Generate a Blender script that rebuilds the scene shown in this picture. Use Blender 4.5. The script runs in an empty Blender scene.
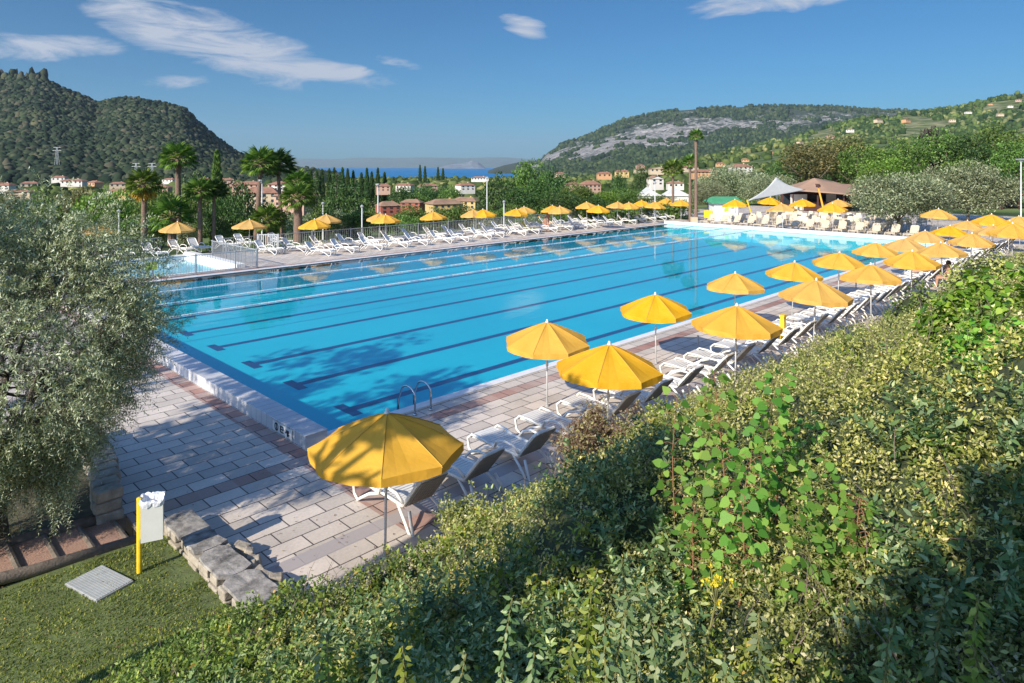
import bpy, math, random
import numpy as np
R = math.radians
rng = np.random.default_rng(7)
random.seed(7)

# ------------------------------------------------------------------ camera, sky, sun, exposure
F_PX, HORIZON, HEADING, EYE = 681.0, 165.0, R(44.9), 5.5
scene = bpy.context.scene
cam_data = bpy.data.cameras.new('camera')
cam = bpy.data.objects.new('camera', cam_data)
scene.collection.objects.link(cam)
scene.camera = cam
cam_data.sensor_width = 36
cam_data.lens = 36 * F_PX / 1024
cam_data.shift_y = -(341.5 - HORIZON) / 1024
cam_data.clip_start = 0.05
cam_data.clip_end = 60000
cam.location = (0, 0, EYE)
cam.rotation_euler = (R(90), 0, HEADING - R(90))

SUN_EL, SUN_AZ = R(30), R(187)            # direction towards the sun, angle from +X
sun_data = bpy.data.lights.new('sun', 'SUN')
sun_data.energy = 4.8
sun_data.angle = R(0.5)
sun_data.color = (1.0, 0.90, 0.76)
sun = bpy.data.objects.new('sun', sun_data)
scene.collection.objects.link(sun)
sun.rotation_euler = (R(90) - SUN_EL, 0, SUN_AZ + R(90))

world = bpy.data.worlds.new('World')
scene.world = world
world.use_nodes = True
WN, WL = world.node_tree.nodes, world.node_tree.links
WN.clear()


def wmath(op, a, b=None, c=None):
    n = WN.new('ShaderNodeMath'); n.operation = op
    for i, v in enumerate((a, b, c)):
        if v is None: continue
        if isinstance(v, (int, float)): n.inputs[i].default_value = v
        else: WL.new(v, n.inputs[i])
    return n.outputs[0]


SKY_TINT = (.19, .42, .54, 1)        # deep clear blue away from the sun
FILL_TINT = (1.45, 1.6, 1.75, 1)      # brighter overhead and towards the sun


def build_sky():
    out = WN.new('ShaderNodeOutputWorld'); bg = WN.new('ShaderNodeBackground')
    sky = WN.new('ShaderNodeTexSky'); sky.sky_type = 'NISHITA'; sky.sun_disc = False
    sky.sun_elevation = SUN_EL
    sky.sun_rotation = R(90) - SUN_AZ
    sky.altitude = 100; sky.air_density = 1.0; sky.dust_density = 0.3; sky.ozone_density = 5.0
    tc = WN.new('ShaderNodeTexCoord')
    sep = WN.new('ShaderNodeSeparateXYZ'); WL.new(tc.outputs['Generated'], sep.inputs[0])
    az = wmath('ARCTAN2', sep.outputs[1], sep.outputs[0])
    el = wmath('ARCSINE', sep.outputs[2])
    comb = WN.new('ShaderNodeCombineXYZ'); WL.new(az, comb.inputs[0]); WL.new(wmath('MULTIPLY', el, 2.4), comb.inputs[1])
    # streaky noise that feathers the clouds
    mp = WN.new('ShaderNodeMapping'); mp.inputs['Rotation'].default_value = (0, 0, R(14)); mp.inputs['Scale'].default_value = (8, 15, 1)
    WL.new(comb.outputs[0], mp.inputs[0])
    nz = WN.new('ShaderNodeTexNoise'); nz.inputs['Scale'].default_value = 1.0; nz.inputs['Detail'].default_value = 9
    nz.inputs['Roughness'].default_value = 0.68; nz.inputs['Distortion'].default_value = 0.9
    WL.new(mp.outputs[0], nz.inputs['Vector'])
    # cloud banks: column and row of the photograph turned into sky directions, half sizes, tilt, weight
    def sky_dir(px, py):
        a = math.atan((512 - px) / F_PX); e = math.atan((HORIZON - py) / F_PX * math.cos(a)); return math.degrees(a), math.degrees(e)
    banks = [(*sky_dir(px, py), sa, se, rot, w) for px, py, sa, se, rot, w in
             ((228, 46, 9.8, 2.5, -14, 1.0), (330, 71, 6.5, 1.15, -10, .95), (150, 24, 5.2, 2.1, -20, .95), (235, 35, 6, 1.2, -8, .7),
              (180, 81, 3.4, .75, 6, .8), (45, 46, 5.5, 1.0, 4, .72), (525, 27, 2.6, 1.0, -14, 1.3), (770, 2, 7, 1.2, 3, .85), (395, 62, 2.4, .5, -10, .6), (20, 52, 4, .7, 0, .6))]
    tot = None
    for a, e, sa, se, rot, w in banks:
        a0 = HEADING + R(a)
        dx = wmath('SUBTRACT', az, a0); dy = wmath('SUBTRACT', el, R(e))
        c, s = math.cos(R(rot)), math.sin(R(rot))
        # azimuth grows to the left, so mirror
        px = wmath('ADD', wmath('MULTIPLY', dx, -c), wmath('MULTIPLY', dy, s))
        py = wmath('ADD', wmath('MULTIPLY', dx, s), wmath('MULTIPLY', dy, c))
        q = wmath('ADD', wmath('POWER', wmath('ABSOLUTE', wmath('DIVIDE', px, R(sa))), 2), wmath('POWER', wmath('ABSOLUTE', wmath('DIVIDE', py, R(se))), 2))
        m = wmath('MULTIPLY', wmath('MAXIMUM', wmath('SUBTRACT', 1, q), 0), w)
        tot = m if tot is None else wmath('MAXIMUM', tot, m)
    d = wmath('ADD', tot, wmath('MULTIPLY', wmath('SUBTRACT', nz.outputs[0], .55), 3.2))
    gate = wmath('MINIMUM', wmath('MULTIPLY', tot, 4), 1)
    dens = wmath('MULTIPLY', wmath('MINIMUM', wmath('MAXIMUM', wmath('MULTIPLY', d, 1.15), 0), 1), gate)
    mix = WN.new('ShaderNodeMix'); mix.data_type = 'RGBA'
    WL.new(wmath('MULTIPLY', dens, .95), mix.inputs[0])
    hs = WN.new('ShaderNodeHueSaturation'); hs.inputs['Saturation'].default_value = 1.0
    WL.new(sky.outputs[0], hs.inputs['Color'])
    tn = WN.new('ShaderNodeMix'); tn.data_type = 'RGBA'; tn.blend_type = 'MULTIPLY'; tn.inputs[0].default_value = 1
    WL.new(hs.outputs[0], tn.inputs[6])
    sd = wmath('ADD', wmath('MULTIPLY', sep.outputs[0], math.cos(SUN_AZ)), wmath('MULTIPLY', sep.outputs[1], math.sin(SUN_AZ)))
    tt = wmath('MINIMUM', wmath('MAXIMUM', wmath('DIVIDE', wmath('ADD', wmath('ADD', sd, wmath('MULTIPLY', sep.outputs[2], 1.2)), -.08), .8), 0), 1)
    tm = WN.new('ShaderNodeMix'); tm.data_type = 'RGBA'; WL.new(tt, tm.inputs[0]); tm.inputs[6].default_value = SKY_TINT; tm.inputs[7].default_value = FILL_TINT
    WL.new(tm.outputs[2], tn.inputs[7])
    WL.new(tn.outputs[2], mix.inputs[6]); mix.inputs[7].default_value = (3.4, 3.7, 4.3, 1)
    WL.new(mix.outputs[2], bg.inputs[0]); bg.inputs[1].default_value = 0.10
    WL.new(bg.outputs[0], out.inputs[0])


build_sky()
vs = scene.view_settings
vs.view_transform = 'Standard'; vs.look = 'None'; vs.exposure = 0.7; vs.gamma = 1
vs.use_curve_mapping = False
scene.cycles.max_bounces = 6
scene.cycles.diffuse_bounces = 3
scene.cycles.glossy_bounces = 3
scene.cycles.transparent_max_bounces = 8
scene.cycles.transmission_bounces = 3

# ------------------------------------------------------------------ helpers
C = scene.collection
CH, SH = math.cos(HEADING), math.sin(HEADING)


def at(px, py, z=0.0):
    """world point at height z seen at a place of the photograph"""
    t = (EYE - z) * F_PX / (py - HORIZON); r = (px - 512) / F_PX * t
    return (t * CH + r * SH, t * SH - r * CH)


def on(px, d):
    """world x, y at depth d in the direction of column px"""
    r = (px - 512) / F_PX * d
    return (d * CH + r * SH, d * SH - r * CH)


def zat(py, d):
    return EYE - (py - HORIZON) / F_PX * d


def tag(o, label=None, cat=None, group=None, kind=None):
    if label: o['label'] = label
    if cat: o['category'] = cat
    if group: o['group'] = group
    if kind: o['kind'] = kind
    return o


def empty(name, loc=(0, 0, 0), rz=0.0):
    o = bpy.data.objects.new(name, None); C.objects.link(o)
    o.empty_display_size = 0.2
    o.location = loc; o.rotation_euler = (0, 0, rz)
    return o


def copy_tree(o, parent=None):
    c = o.copy(); C.objects.link(c)
    if parent: c.parent = parent
    for ch in list(o.children): copy_tree(ch, c)
    return c


class MB:
    def __init__(s): s.v = []; s.f = []; s.m = []; s.mi = 0
    def add(s, vs, fs):
        b = len(s.v); s.v += [tuple(p) for p in vs]; s.f += [tuple(b + i for i in f) for f in fs]; s.m += [s.mi] * len(fs)
    def box(s, c, d, rz=0.0, rx=0.0, taper=1.0):
        P = []
        for z in (-.5, .5):
            k = taper if z > 0 else 1
            for x, y in ((-.5, -.5), (.5, -.5), (.5, .5), (-.5, .5)):
                X, Y, Z = x * d[0] * k, y * d[1] * k, z * d[2]
                Y, Z = Y * math.cos(rx) - Z * math.sin(rx), Y * math.sin(rx) + Z * math.cos(rx)
                X, Y = X * math.cos(rz) - Y * math.sin(rz), X * math.sin(rz) + Y * math.cos(rz)
                P.append((c[0] + X, c[1] + Y, c[2] + Z))
        s.add(P, [(0, 3, 2, 1), (4, 5, 6, 7), (0, 1, 5, 4), (1, 2, 6, 5), (2, 3, 7, 6), (3, 0, 4, 7)])
    def tube(s, pts, rad, n=8, caps=True):
        pts = [np.array(p, float) for p in pts]
        if isinstance(rad, (int, float)): rad = [rad] * len(pts)
        V = []; ref = None
        for i, p in enumerate(pts):
            d = pts[min(i + 1, len(pts) - 1)] - pts[max(i - 1, 0)]
            d = d / (np.linalg.norm(d) + 1e-9)
            if ref is None: ref = np.array((0, 0, 1.0)) if abs(d[2]) < .9 else np.array((1.0, 0, 0))
            a = np.cross(d, ref); a /= np.linalg.norm(a) + 1e-9; b = np.cross(d, a); ref = np.cross(a, d)
            for k in range(n):
                t = 2 * math.pi * k / n
                V.append(p + rad[i] * (math.cos(t) * a + math.sin(t) * b))
        Fs = []
        for i in range(len(pts) - 1):
            for k in range(n):
                k2 = (k + 1) % n
                Fs.append((i * n + k, i * n + k2, (i + 1) * n + k2, (i + 1) * n + k))
        if caps: Fs += [tuple(range(n))[::-1], tuple((len(pts) - 1) * n + k for k in range(n))]
        s.add(V, Fs)
    def lathe(s, prof, c=(0, 0, 0), n=16):
        V = []; Fs = []
        for r, z in prof:
            for k in range(n):
                t = 2 * math.pi * k / n; V.append((c[0] + r * math.cos(t), c[1] + r * math.sin(t), c[2] + z))
        for i in range(len(prof) - 1):
            for k in range(n):
                k2 = (k + 1) % n; Fs.append((i * n + k, i * n + k2, (i + 1) * n + k2, (i + 1) * n + k))
        Fs += [tuple(range(n))[::-1], tuple((len(prof) - 1) * n + k for k in range(n))]
        s.add(V, Fs)
    def build(s, name, mat, parent=None, smooth=False, bevel=0, loc=None):
        me = bpy.data.meshes.new(name); me.from_pydata(s.v, [], s.f)
        for m in (mat if isinstance(mat, (list, tuple)) else [mat]): me.materials.append(m)
        me.polygons.foreach_set('material_index', s.m)
        if smooth: me.shade_smooth()
        o = bpy.data.objects.new(name, me); C.objects.link(o)
        if parent: o.parent = parent
        if loc: o.location = loc
        if bevel:
            b = o.modifiers.new('bevel', 'BEVEL'); b.width = bevel; b.segments = 2; b.limit_method = 'ANGLE'
        return o


def np_mesh(name, V, loops, sizes, mats, parent=None, smooth=False, midx=None):
    me = bpy.data.meshes.new(name)
    V = np.asarray(V, np.float32)
    me.vertices.add(len(V)); me.vertices.foreach_set('co', V.ravel())
    loops = np.asarray(loops, np.int32).ravel()
    me.loops.add(len(loops)); me.loops.foreach_set('vertex_index', loops)
    if isinstance(sizes, int): sizes = np.full(len(loops) // sizes, sizes, np.int32)
    me.polygons.add(len(sizes))
    me.polygons.foreach_set('loop_start', (np.cumsum(sizes) - sizes).astype(np.int32))
    for m in (mats if isinstance(mats, (list, tuple)) else [mats]): me.materials.append(m)
    if midx is not None: me.polygons.foreach_set('material_index', np.asarray(midx, np.int32))
    if smooth: me.polygons.foreach_set('use_smooth', np.ones(len(sizes), bool))
    me.update(calc_edges=True); me.validate()
    o = bpy.data.objects.new(name, me); C.objects.link(o)
    if parent: o.parent = parent
    return o


def vnoise(x, y, seed=0):
    """value noise in numpy, 0..1"""
    x = np.asarray(x, float); y = np.asarray(y, float)
    xi = np.floor(x).astype(np.int64); yi = np.floor(y).astype(np.int64)
    fx = x - xi; fy = y - yi; fx = fx * fx * (3 - 2 * fx); fy = fy * fy * (3 - 2 * fy)
    def h(a, b):
        n = (a * 374761393 + b * 668265263 + seed * 1442695041) & 0x7fffffff
        n = ((n ^ (n >> 13)) * 1274126177) & 0x7fffffff
        return ((n ^ (n >> 16)) & 0xffff) / 65535.0
    return (h(xi, yi) * (1 - fx) + h(xi + 1, yi) * fx) * (1 - fy) + (h(xi, yi + 1) * (1 - fx) + h(xi + 1, yi + 1) * fx) * fy


def fbm(x, y, seed=0, oct=4):
    r = 0; a = .5; t = 0
    for i in range(oct):
        r = r + a * vnoise(x * 2 ** i, y * 2 ** i, seed + i); t += a; a *= .5
    return r / t


def unit(a):
    return a / (np.linalg.norm(a, axis=-1, keepdims=True) + 1e-9)


KITE = np.array([(0, 0, 0), (.45, .5, .10), (1, 0, 0), (.45, -.5, .10)])
HEART = np.array([(0, 0, 0), (-.06, .28, .05), (.18, .5, .09), (.5, .45, .08), (.8, .2, .02), (1, 0, -.06),
                  (.8, -.2, .02), (.5, -.45, .08), (.18, -.5, .09), (-.06, -.28, .05)])
LANCE = np.array([(0, 0, 0), (.3, .5, .08), (.65, .36, .05), (1, 0, -.1), (.65, -.36, .05), (.3, -.5, .08)])


def leaf_geo(P, A, L, W, T=KITE, up=None):
    """P base points, A axes, L lengths, W widths -> verts, loops"""
    n = len(P); A = unit(A)
    if up is None: up = unit(rng.normal(size=(n, 3)) * .8 + np.array((0, 0, 1.0)))
    B = unit(np.cross(A, up)); N = np.cross(B, A)
    L = np.broadcast_to(np.asarray(L, float), (n,)); W = np.broadcast_to(np.asarray(W, float), (n,))
    V = P[:, None, :] + A[:, None, :] * (T[None, :, 0] * L[:, None])[..., None] \
        + B[:, None, :] * (T[None, :, 1] * W[:, None])[..., None] + N[:, None, :] * (T[None, :, 2] * L[:, None])[..., None]
    k = len(T)
    return V.reshape(-1, 3), np.arange(n * k), k


def sprigs(P, D, length, n, L, W, spread=.9, T=KITE, alt=True):
    """leafy shoots: P roots, D directions"""
    m = len(P); D = unit(D)
    ref = unit(rng.normal(size=(m, 3))); S = unit(np.cross(D, ref)); Q = np.cross(D, S)
    length = np.broadcast_to(np.asarray(length, float), (m,))
    L = np.broadcast_to(np.asarray(L, float), (m,))
    Ps, As, Ls = [], [], []
    for j in range(n):
        t = (j // 2 * 2 + .6) / n if alt else (j + .5) / n
        ang = (j % 2) * math.pi + (j // 2) * math.pi * .5 + rng.uniform(-.4, .4, m)
        side = S * np.cos(ang)[:, None] + Q * np.sin(ang)[:, None]
        bend = np.array((0, 0, -.35)) * t * t
        Ps.append(P + (D + bend) * (length * t)[:, None])
        As.append(D * .55 + side * spread + rng.normal(size=(m, 3)) * .15)
        Ls.append(L * (1.12 - .5 * t) * rng.uniform(.8, 1.15, m))
    P2 = np.concatenate(Ps); A2 = np.concatenate(As); L2 = np.concatenate(Ls)
    return leaf_geo(P2, A2, L2, L2 * W, T, up=unit(rng.normal(size=(len(P2), 3)) * .5 + np.array((0, 0, 1.0))))


def ico(sub=1):
    t = (1 + 5 ** .5) / 2
    v = [(-1, t, 0), (1, t, 0), (-1, -t, 0), (1, -t, 0), (0, -1, t), (0, 1, t), (0, -1, -t), (0, 1, -t), (t, 0, -1), (t, 0, 1), (-t, 0, -1), (-t, 0, 1)]
    f = [(0, 11, 5), (0, 5, 1), (0, 1, 7), (0, 7, 10), (0, 10, 11), (1, 5, 9), (5, 11, 4), (11, 10, 2), (10, 7, 6), (7, 1, 8), (3, 9, 4), (3, 4, 2), (3, 2, 6), (3, 6, 8), (3, 8, 9), (4, 9, 5), (2, 4, 11), (6, 2, 10), (8, 6, 7), (9, 8, 1)]
    v = [np.array(p) / np.linalg.norm(p) for p in v]
    for _ in range(sub):
        cache = {}; nf = []
        def mid(a, b):
            k = (min(a, b), max(a, b))
            if k not in cache:
                p = v[a] + v[b]; v.append(p / np.linalg.norm(p)); cache[k] = len(v) - 1
            return cache[k]
        for a, b, c in f:
            x, y, z = mid(a, b), mid(b, c), mid(c, a)
            nf += [(a, x, z), (b, y, x), (c, z, y), (x, y, z)]
        f = nf
    return np.array(v), np.array(f)


ICO1, ICO2 = ico(1), ico(2)


def blobs(name, P, S, mat, H=None, geo=ICO1, jit=.28):
    """many ragged little tree crowns as one mesh"""
    V0, F0 = geo; n = len(P); k = len(V0)
    H = S if H is None else H
    j = 1 + rng.uniform(-jit, jit, (n, k, 1))
    V = V0[None] * j * np.stack([S, S, H], 1)[:, None, :] + P[:, None, :]
    Fs = (F0[None] + (np.arange(n) * k)[:, None, None]).reshape(-1)
    return np_mesh(name, V.reshape(-1, 3), Fs, 3, mat)


# ------------------------------------------------------------------ materials
def new_mat(name):
    m = bpy.data.materials.new(name); m.use_nodes = True
    nt = m.node_tree; b = nt.nodes['Principled BSDF']
    return m, nt, b


def ramp(nt, fac, stops):
    r = nt.nodes.new('ShaderNodeValToRGB')
    e = r.color_ramp.elements
    while len(e) < len(stops): e.new(.5)
    for el, (p, c) in zip(e, stops): el.position = p; el.color = (*c, 1)
    nt.links.new(fac, r.inputs[0]); return r.outputs[0]


def noise(nt, scale, detail=5, rough=.6, coord='Object', vec=None, dist=0):
    n = nt.nodes.new('ShaderNodeTexNoise'); n.inputs['Scale'].default_value = scale
    n.inputs['Detail'].default_value = detail; n.inputs['Roughness'].default_value = rough; n.inputs['Distortion'].default_value = dist
    if vec is None:
        tc = nt.nodes.new('ShaderNodeTexCoord'); vec = tc.outputs[coord]
    nt.links.new(vec, n.inputs['Vector']); return n.outputs[0]


def bump(nt, b, h, strength=.3, dist=.02):
    n = nt.nodes.new('ShaderNodeBump'); n.inputs['Strength'].default_value = strength; n.inputs['Distance'].default_value = dist
    nt.links.new(h, n.inputs['Height']); nt.links.new(n.outputs[0], b.inputs['Normal'])


def mix_col(nt, fac, a, b_, mode='MIX'):
    m = nt.nodes.new('ShaderNodeMix'); m.data_type = 'RGBA'; m.blend_type = mode
    if isinstance(fac, (int, float)): m.inputs[0].default_value = fac
    else: nt.links.new(fac, m.inputs[0])
    for i, v in ((6, a), (7, b_)):
        if isinstance(v, tuple): m.inputs[i].default_value = (*v, 1)
        else: nt.links.new(v, m.inputs[i])
    return m.outputs[2]


def math_n(nt, op, a, b=None, clamp=False):
    n = nt.nodes.new('ShaderNodeMath'); n.operation = op; n.use_clamp = clamp
    for i, v in enumerate((a, b)):
        if v is None: continue
        if isinstance(v, (int, float)): n.inputs[i].default_value = v
        else: nt.links.new(v, n.inputs[i])
    return n.outputs[0]


def mat_plain(name, col, rough=.6, var=.12, scale=4, metal=0, bmp=0, bscale=30, coord='Object', spec=None):
    m, nt, b = new_mat(name)
    n = noise(nt, scale, 6, .65, coord)
    lo = tuple(c * (1 - var) for c in col); hi = tuple(min(1, c * (1 + var)) for c in col)
    nt.links.new(ramp(nt, n, [(.3, lo), (.7, hi)]), b.inputs['Base Color'])
    b.inputs['Roughness'].default_value = rough; b.inputs['Metallic'].default_value = metal
    if spec is not None: b.inputs['Specular IOR Level'].default_value = spec
    if bmp: bump(nt, b, noise(nt, bscale, 4, .6, coord), bmp)
    return m


def mat_leaf(name, stops, rough=.55, trans=.25, obj_var=.15, spec=.3, patch=None):
    """leaf colour differs from leaf to leaf and from plant to plant"""
    m, nt, b = new_mat(name)
    g = nt.nodes.new('ShaderNodeNewGeometry'); oi = nt.nodes.new('ShaderNodeObjectInfo')
    c = ramp(nt, g.outputs['Random Per Island'], stops)
    if patch:
        c = mix_col(nt, 1.0, c, ramp(nt, noise(nt, patch, 5, .65), [(.3, (.50, .55, .55)), (.5, (.95, .95, .9)), (.72, (1.6, 1.45, 1.15))]), 'MULTIPLY')
    hs = nt.nodes.new('ShaderNodeHueSaturation'); nt.links.new(c, hs.inputs['Color'])
    nt.links.new(math_n(nt, 'ADD', math_n(nt, 'MULTIPLY', oi.outputs['Random'], .035), .4825), hs.inputs['Hue'])
    nt.links.new(math_n(nt, 'ADD', math_n(nt, 'MULTIPLY', oi.outputs['Random'], obj_var * 2), 1 - obj_var), hs.inputs['Value'])
    b.inputs['Roughness'].default_value = rough; b.inputs['Specular IOR Level'].default_value = spec
    nt.links.new(hs.outputs[0], b.inputs['Base Color'])
    if trans:
        t = nt.nodes.new('ShaderNodeBsdfTranslucent'); x = nt.nodes.new('ShaderNodeMixShader'); x.inputs[0].default_value = trans
        t2 = mix_col(nt, 1.0, hs.outputs[0], (1.3, 1.35, .6), 'MULTIPLY')
        nt.links.new(t2, t.inputs[0]); nt.links.new(b.outputs[0], x.inputs[1]); nt.links.new(t.outputs[0], x.inputs[2])
        nt.links.new(x.outputs[0], nt.nodes['Material Output'].inputs[0])
    return m


M = {}
M['white_plastic'] = mat_plain('white_plastic', (.68, .67, .63), .45, .06, 3)
M['beige_plastic'] = mat_plain('beige_plastic', (.50, .43, .32), .5, .1, 3)
M['white_metal'] = mat_plain('white_metal', (.60, .61, .60), .4, .05, 3)
M['grey_metal'] = mat_plain('grey_metal', (.42, .43, .43), .4, .1, 6, .4)
M['steel'] = mat_plain('steel', (.55, .56, .57), .2, .05, 6, 1)
M['coping'] = mat_plain('coping_stone', (.66, .65, .66), .6, .12, 2.5, bmp=.2, bscale=40)
def mat_joints():
    m, nt, b = new_mat('jointed_coping')
    tc = nt.nodes.new('ShaderNodeTexCoord'); sep = nt.nodes.new('ShaderNodeSeparateXYZ'); nt.links.new(tc.outputs['Object'], sep.inputs[0])
    jt = math_n(nt, 'LESS_THAN', math_n(nt, 'FRACT', math_n(nt, 'MULTIPLY', sep.outputs[1], 4.0)), .05)
    c = ramp(nt, noise(nt, 2.5, 6, .65), [(.3, (.42, .43, .45)), (.7, (.56, .55, .55))])
    nt.links.new(mix_col(nt, jt, c, (.2, .2, .2)), b.inputs['Base Color']); b.inputs['Roughness'].default_value = .6
    bump(nt, b, noise(nt, 40, 4, .6), .2); return m


M['coping_joint'] = mat_joints()
M['coping_side'] = mat_plain('coping_tile', (.62, .63, .64), .45, .1, 8)
M['coping_white'] = mat_plain('white_coping', (.66, .66, .64), .55, .06, 2)
M['lane_paint'] = mat_plain('lane_tile', (.012, .045, .14), .5, .2, 6)
M['taupe'] = mat_plain('taupe_back_shade', (.26, .24, .21), .7, .1, 10)  # dark tone stands for shade behind the lounger backs
M['drain'] = mat_plain('galvanised_grating', (.36, .38, .38), .5, .12, 8)
M['black'] = mat_plain('black_paint', (.02, .02, .025), .5, .1)
M['yellow_paint'] = mat_plain('yellow_paint', (.75, .52, .02), .45, .15, 12)
M['orange_paint'] = mat_plain('orange_paint', (.75, .36, .04), .5, .12, 6)
M['bag'] = mat_plain('bin_bag_plastic', (.80, .82, .86), .35, .08, 20, bmp=.6, bscale=25)
M['bin'] = mat_plain('bin_plastic', (.66, .67, .62), .5, .06, 5)
M['log'] = mat_plain('weathered_timber', (.16, .13, .10), .85, .3, 9, bmp=.6, bscale=30)
M['gravel'] = mat_plain('red_gravel', (.36, .22, .16), .9, .45, 60, bmp=.9, bscale=90)
M['stone'] = mat_plain('wall_stone', (.33, .29, .23), .85, .4, 5, bmp=.8, bscale=14)
M['stone_top'] = mat_plain('wall_cap_stone', (.24, .225, .205), .85, .75, 5, bmp=.8, bscale=12)
M['bark'] = mat_plain('bark', (.13, .10, .075), .9, .4, 12, bmp=.8, bscale=20)
M['palm_bark'] = mat_plain('palm_fibre', (.17, .11, .08), .95, .4, 16, bmp=.9, bscale=24)
M['olive_bark'] = mat_plain('olive_bark', (.10, .085, .07), .9, .4, 9, bmp=.9, bscale=16)
M['roof_tile'] = mat_plain('terracotta_tiles', (.27, .135, .085), .85, .3, .8)
M['roof_brown'] = mat_plain('brown_tiles', (.26, .16, .10), .85, .3, .8)
M['tent_brown'] = mat_plain('brown_canvas', (.30, .19, .125), .8, .12, .6)
M['sail'] = mat_plain('sail_cloth', (.52, .53, .50), .75, .05, .8)
M['dark_wood'] = mat_plain('dark_red_wood', (.07, .03, .025), .6, .3, 2)
M['glass_dark'] = mat_plain('dark_window', (.03, .04, .05), .15, .3, 2)
M['green_roof'] = mat_plain('green_roofing', (.06, .26, .13), .6, .15, 2)
M['lime_paint'] = mat_plain('lime_paint', (.42, .55, .06), .6, .1, 2)
M['skin'] = mat_plain('skin', (.42, .23, .15), .55, .08, 6)
M['swim_red'] = mat_plain('red_swimwear', (.42, .05, .06), .6, .1, 6)
M['swim_blue'] = mat_plain('blue_swimwear', (.05, .10, .25), .6, .1, 6)
M['pink_cloth'] = mat_plain('pink_towelling', (.55, .26, .27), .9, .2, 12)
M['blue_cloth'] = mat_plain('pale_blue_towelling', (.50, .58, .74), .9, .1, 12)
M['yellow_cloth'] = mat_plain('yellow_towelling', (.72, .55, .06), .9, .12, 12)
M['orange_cloth'] = mat_plain('orange_towelling', (.75, .33, .05), .9, .12, 12)
M['hair'] = mat_plain('brown_hair', (.06, .035, .02), .7, .2, 12)
WALLS = [mat_plain('plaster_' + n, c, .9, .08, .5) for n, c in
         (('cream', (.50, .40, .27)), ('pink', (.44, .28, .21)), ('white', (.62, .58, .52)), ('yellow', (.50, .36, .15)), ('red', (.30, .09, .06)), ('orange', (.50, .28, .14)))]

M['leaf_dark'] = mat_leaf('dark_foliage', [(0, (.022, .055, .018)), (.5, (.046, .105, .026)), (1, (.10, .17, .042))], trans=.15)
M['leaf_mid'] = mat_leaf('green_foliage', [(0, (.045, .09, .02)), (.5, (.10, .175, .034)), (1, (.19, .28, .06))], trans=.2)
M['leaf_bright'] = mat_leaf('bright_foliage', [(0, (.06, .12, .015)), (.5, (.12, .21, .025)), (1, (.22, .30, .05))], trans=.25)
M['leaf_autumn'] = mat_leaf('brownish_foliage', [(0, (.07, .085, .03)), (.5, (.15, .15, .055)), (1, (.26, .23, .09))], trans=.2)
M['leaf_purple'] = mat_leaf('purple_foliage', [(0, (.02, .008, .015)), (1, (.06, .03, .035))], trans=.1)
M['leaf_olive'] = mat_leaf('olive_foliage', [(0, (.09, .12, .055)), (.5, (.19, .23, .115)), (1, (.40, .43, .26))], trans=.15, spec=.45)
M['leaf_olive_near'] = mat_leaf('silvery_olive_foliage', [(0, (.15, .21, .10)), (.45, (.36, .44, .25)), (1, (.76, .82, .62))], trans=.2, spec=.5, rough=.45)
M['leaf_palm'] = mat_leaf('palm_foliage', [(0, (.05, .11, .02)), (.6, (.13, .23, .04)), (1, (.26, .36, .08))], trans=.25)
M['dead_frond'] = mat_leaf('dead_palm_foliage', [(0, (.40, .20, .04)), (1, (.62, .38, .08))], trans=.2)
M['cypress'] = mat_leaf('cypress_foliage', [(0, (.02, .05, .015)), (1, (.07, .13, .035))], trans=.1)
M['cypress_light'] = mat_leaf('light_cypress_foliage', [(0, (.05, .11, .02)), (1, (.14, .23, .05))], trans=.1)
M['cover_pale'] = mat_leaf('pale_groundcover', [(0, (.09, .12, .03)), (.35, (.25, .30, .07)), (.75, (.44, .47, .16)), (1, (.64, .60, .34))], trans=.2, patch=1.6)
M['cover_green'] = mat_leaf('green_groundcover', [(0, (.045, .09, .018)), (.5, (.13, .20, .04)), (1, (.30, .37, .10))], trans=.2, patch=1.6)
M['cover_bright'] = mat_leaf('bright_groundcover', [(0, (.10, .16, .02)), (.5, (.22, .31, .04)), (.9, (.40, .44, .09)), (1, (.55, .36, .10))], trans=.3, patch=2.0)
M['cover_blue'] = mat_leaf('bluish_groundcover', [(0, (.04, .09, .025)), (.6, (.13, .20, .07)), (1, (.34, .40, .20))], trans=.15, spec=.5, patch=2.0)
M['ivy'] = mat_leaf('ivy_foliage', [(0, (.06, .17, .015)), (.5, (.15, .33, .03)), (1, (.32, .50, .07))], trans=.2, spec=.5, rough=.4)
M['sapling'] = mat_leaf('sapling_foliage', [(0, (.06, .16, .02)), (.5, (.13, .28, .04)), (1, (.28, .42, .08))], trans=.4)
M['pink_leaf'] = mat_leaf('pinkish_foliage', [(0, (.10, .05, .045)), (.5, (.24, .14, .10)), (.8, (.30, .26, .10)), (1, (.42, .34, .22))], trans=.25)
M['herb'] = mat_leaf('herb_foliage', [(0, (.08, .14, .05)), (.5, (.18, .25, .10)), (1, (.38, .42, .24))], trans=.3)
M['stem'] = mat_plain('green_stem', (.16, .16, .05), .7, .2, 20)
M['stem_red'] = mat_plain('reddish_stem', (.25, .12, .06), .7, .2, 20)
M['grass'] = mat_leaf('grass_blades', [(0, (.07, .11, .015)), (.6, (.17, .22, .035)), (1, (.36, .34, .10))], trans=.25, patch=1.3)
M['ivory_leaf'] = mat_leaf('yellow_flower', [(0, (.55, .42, .03)), (1, (.7, .5, .05))], trans=.2)


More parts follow.
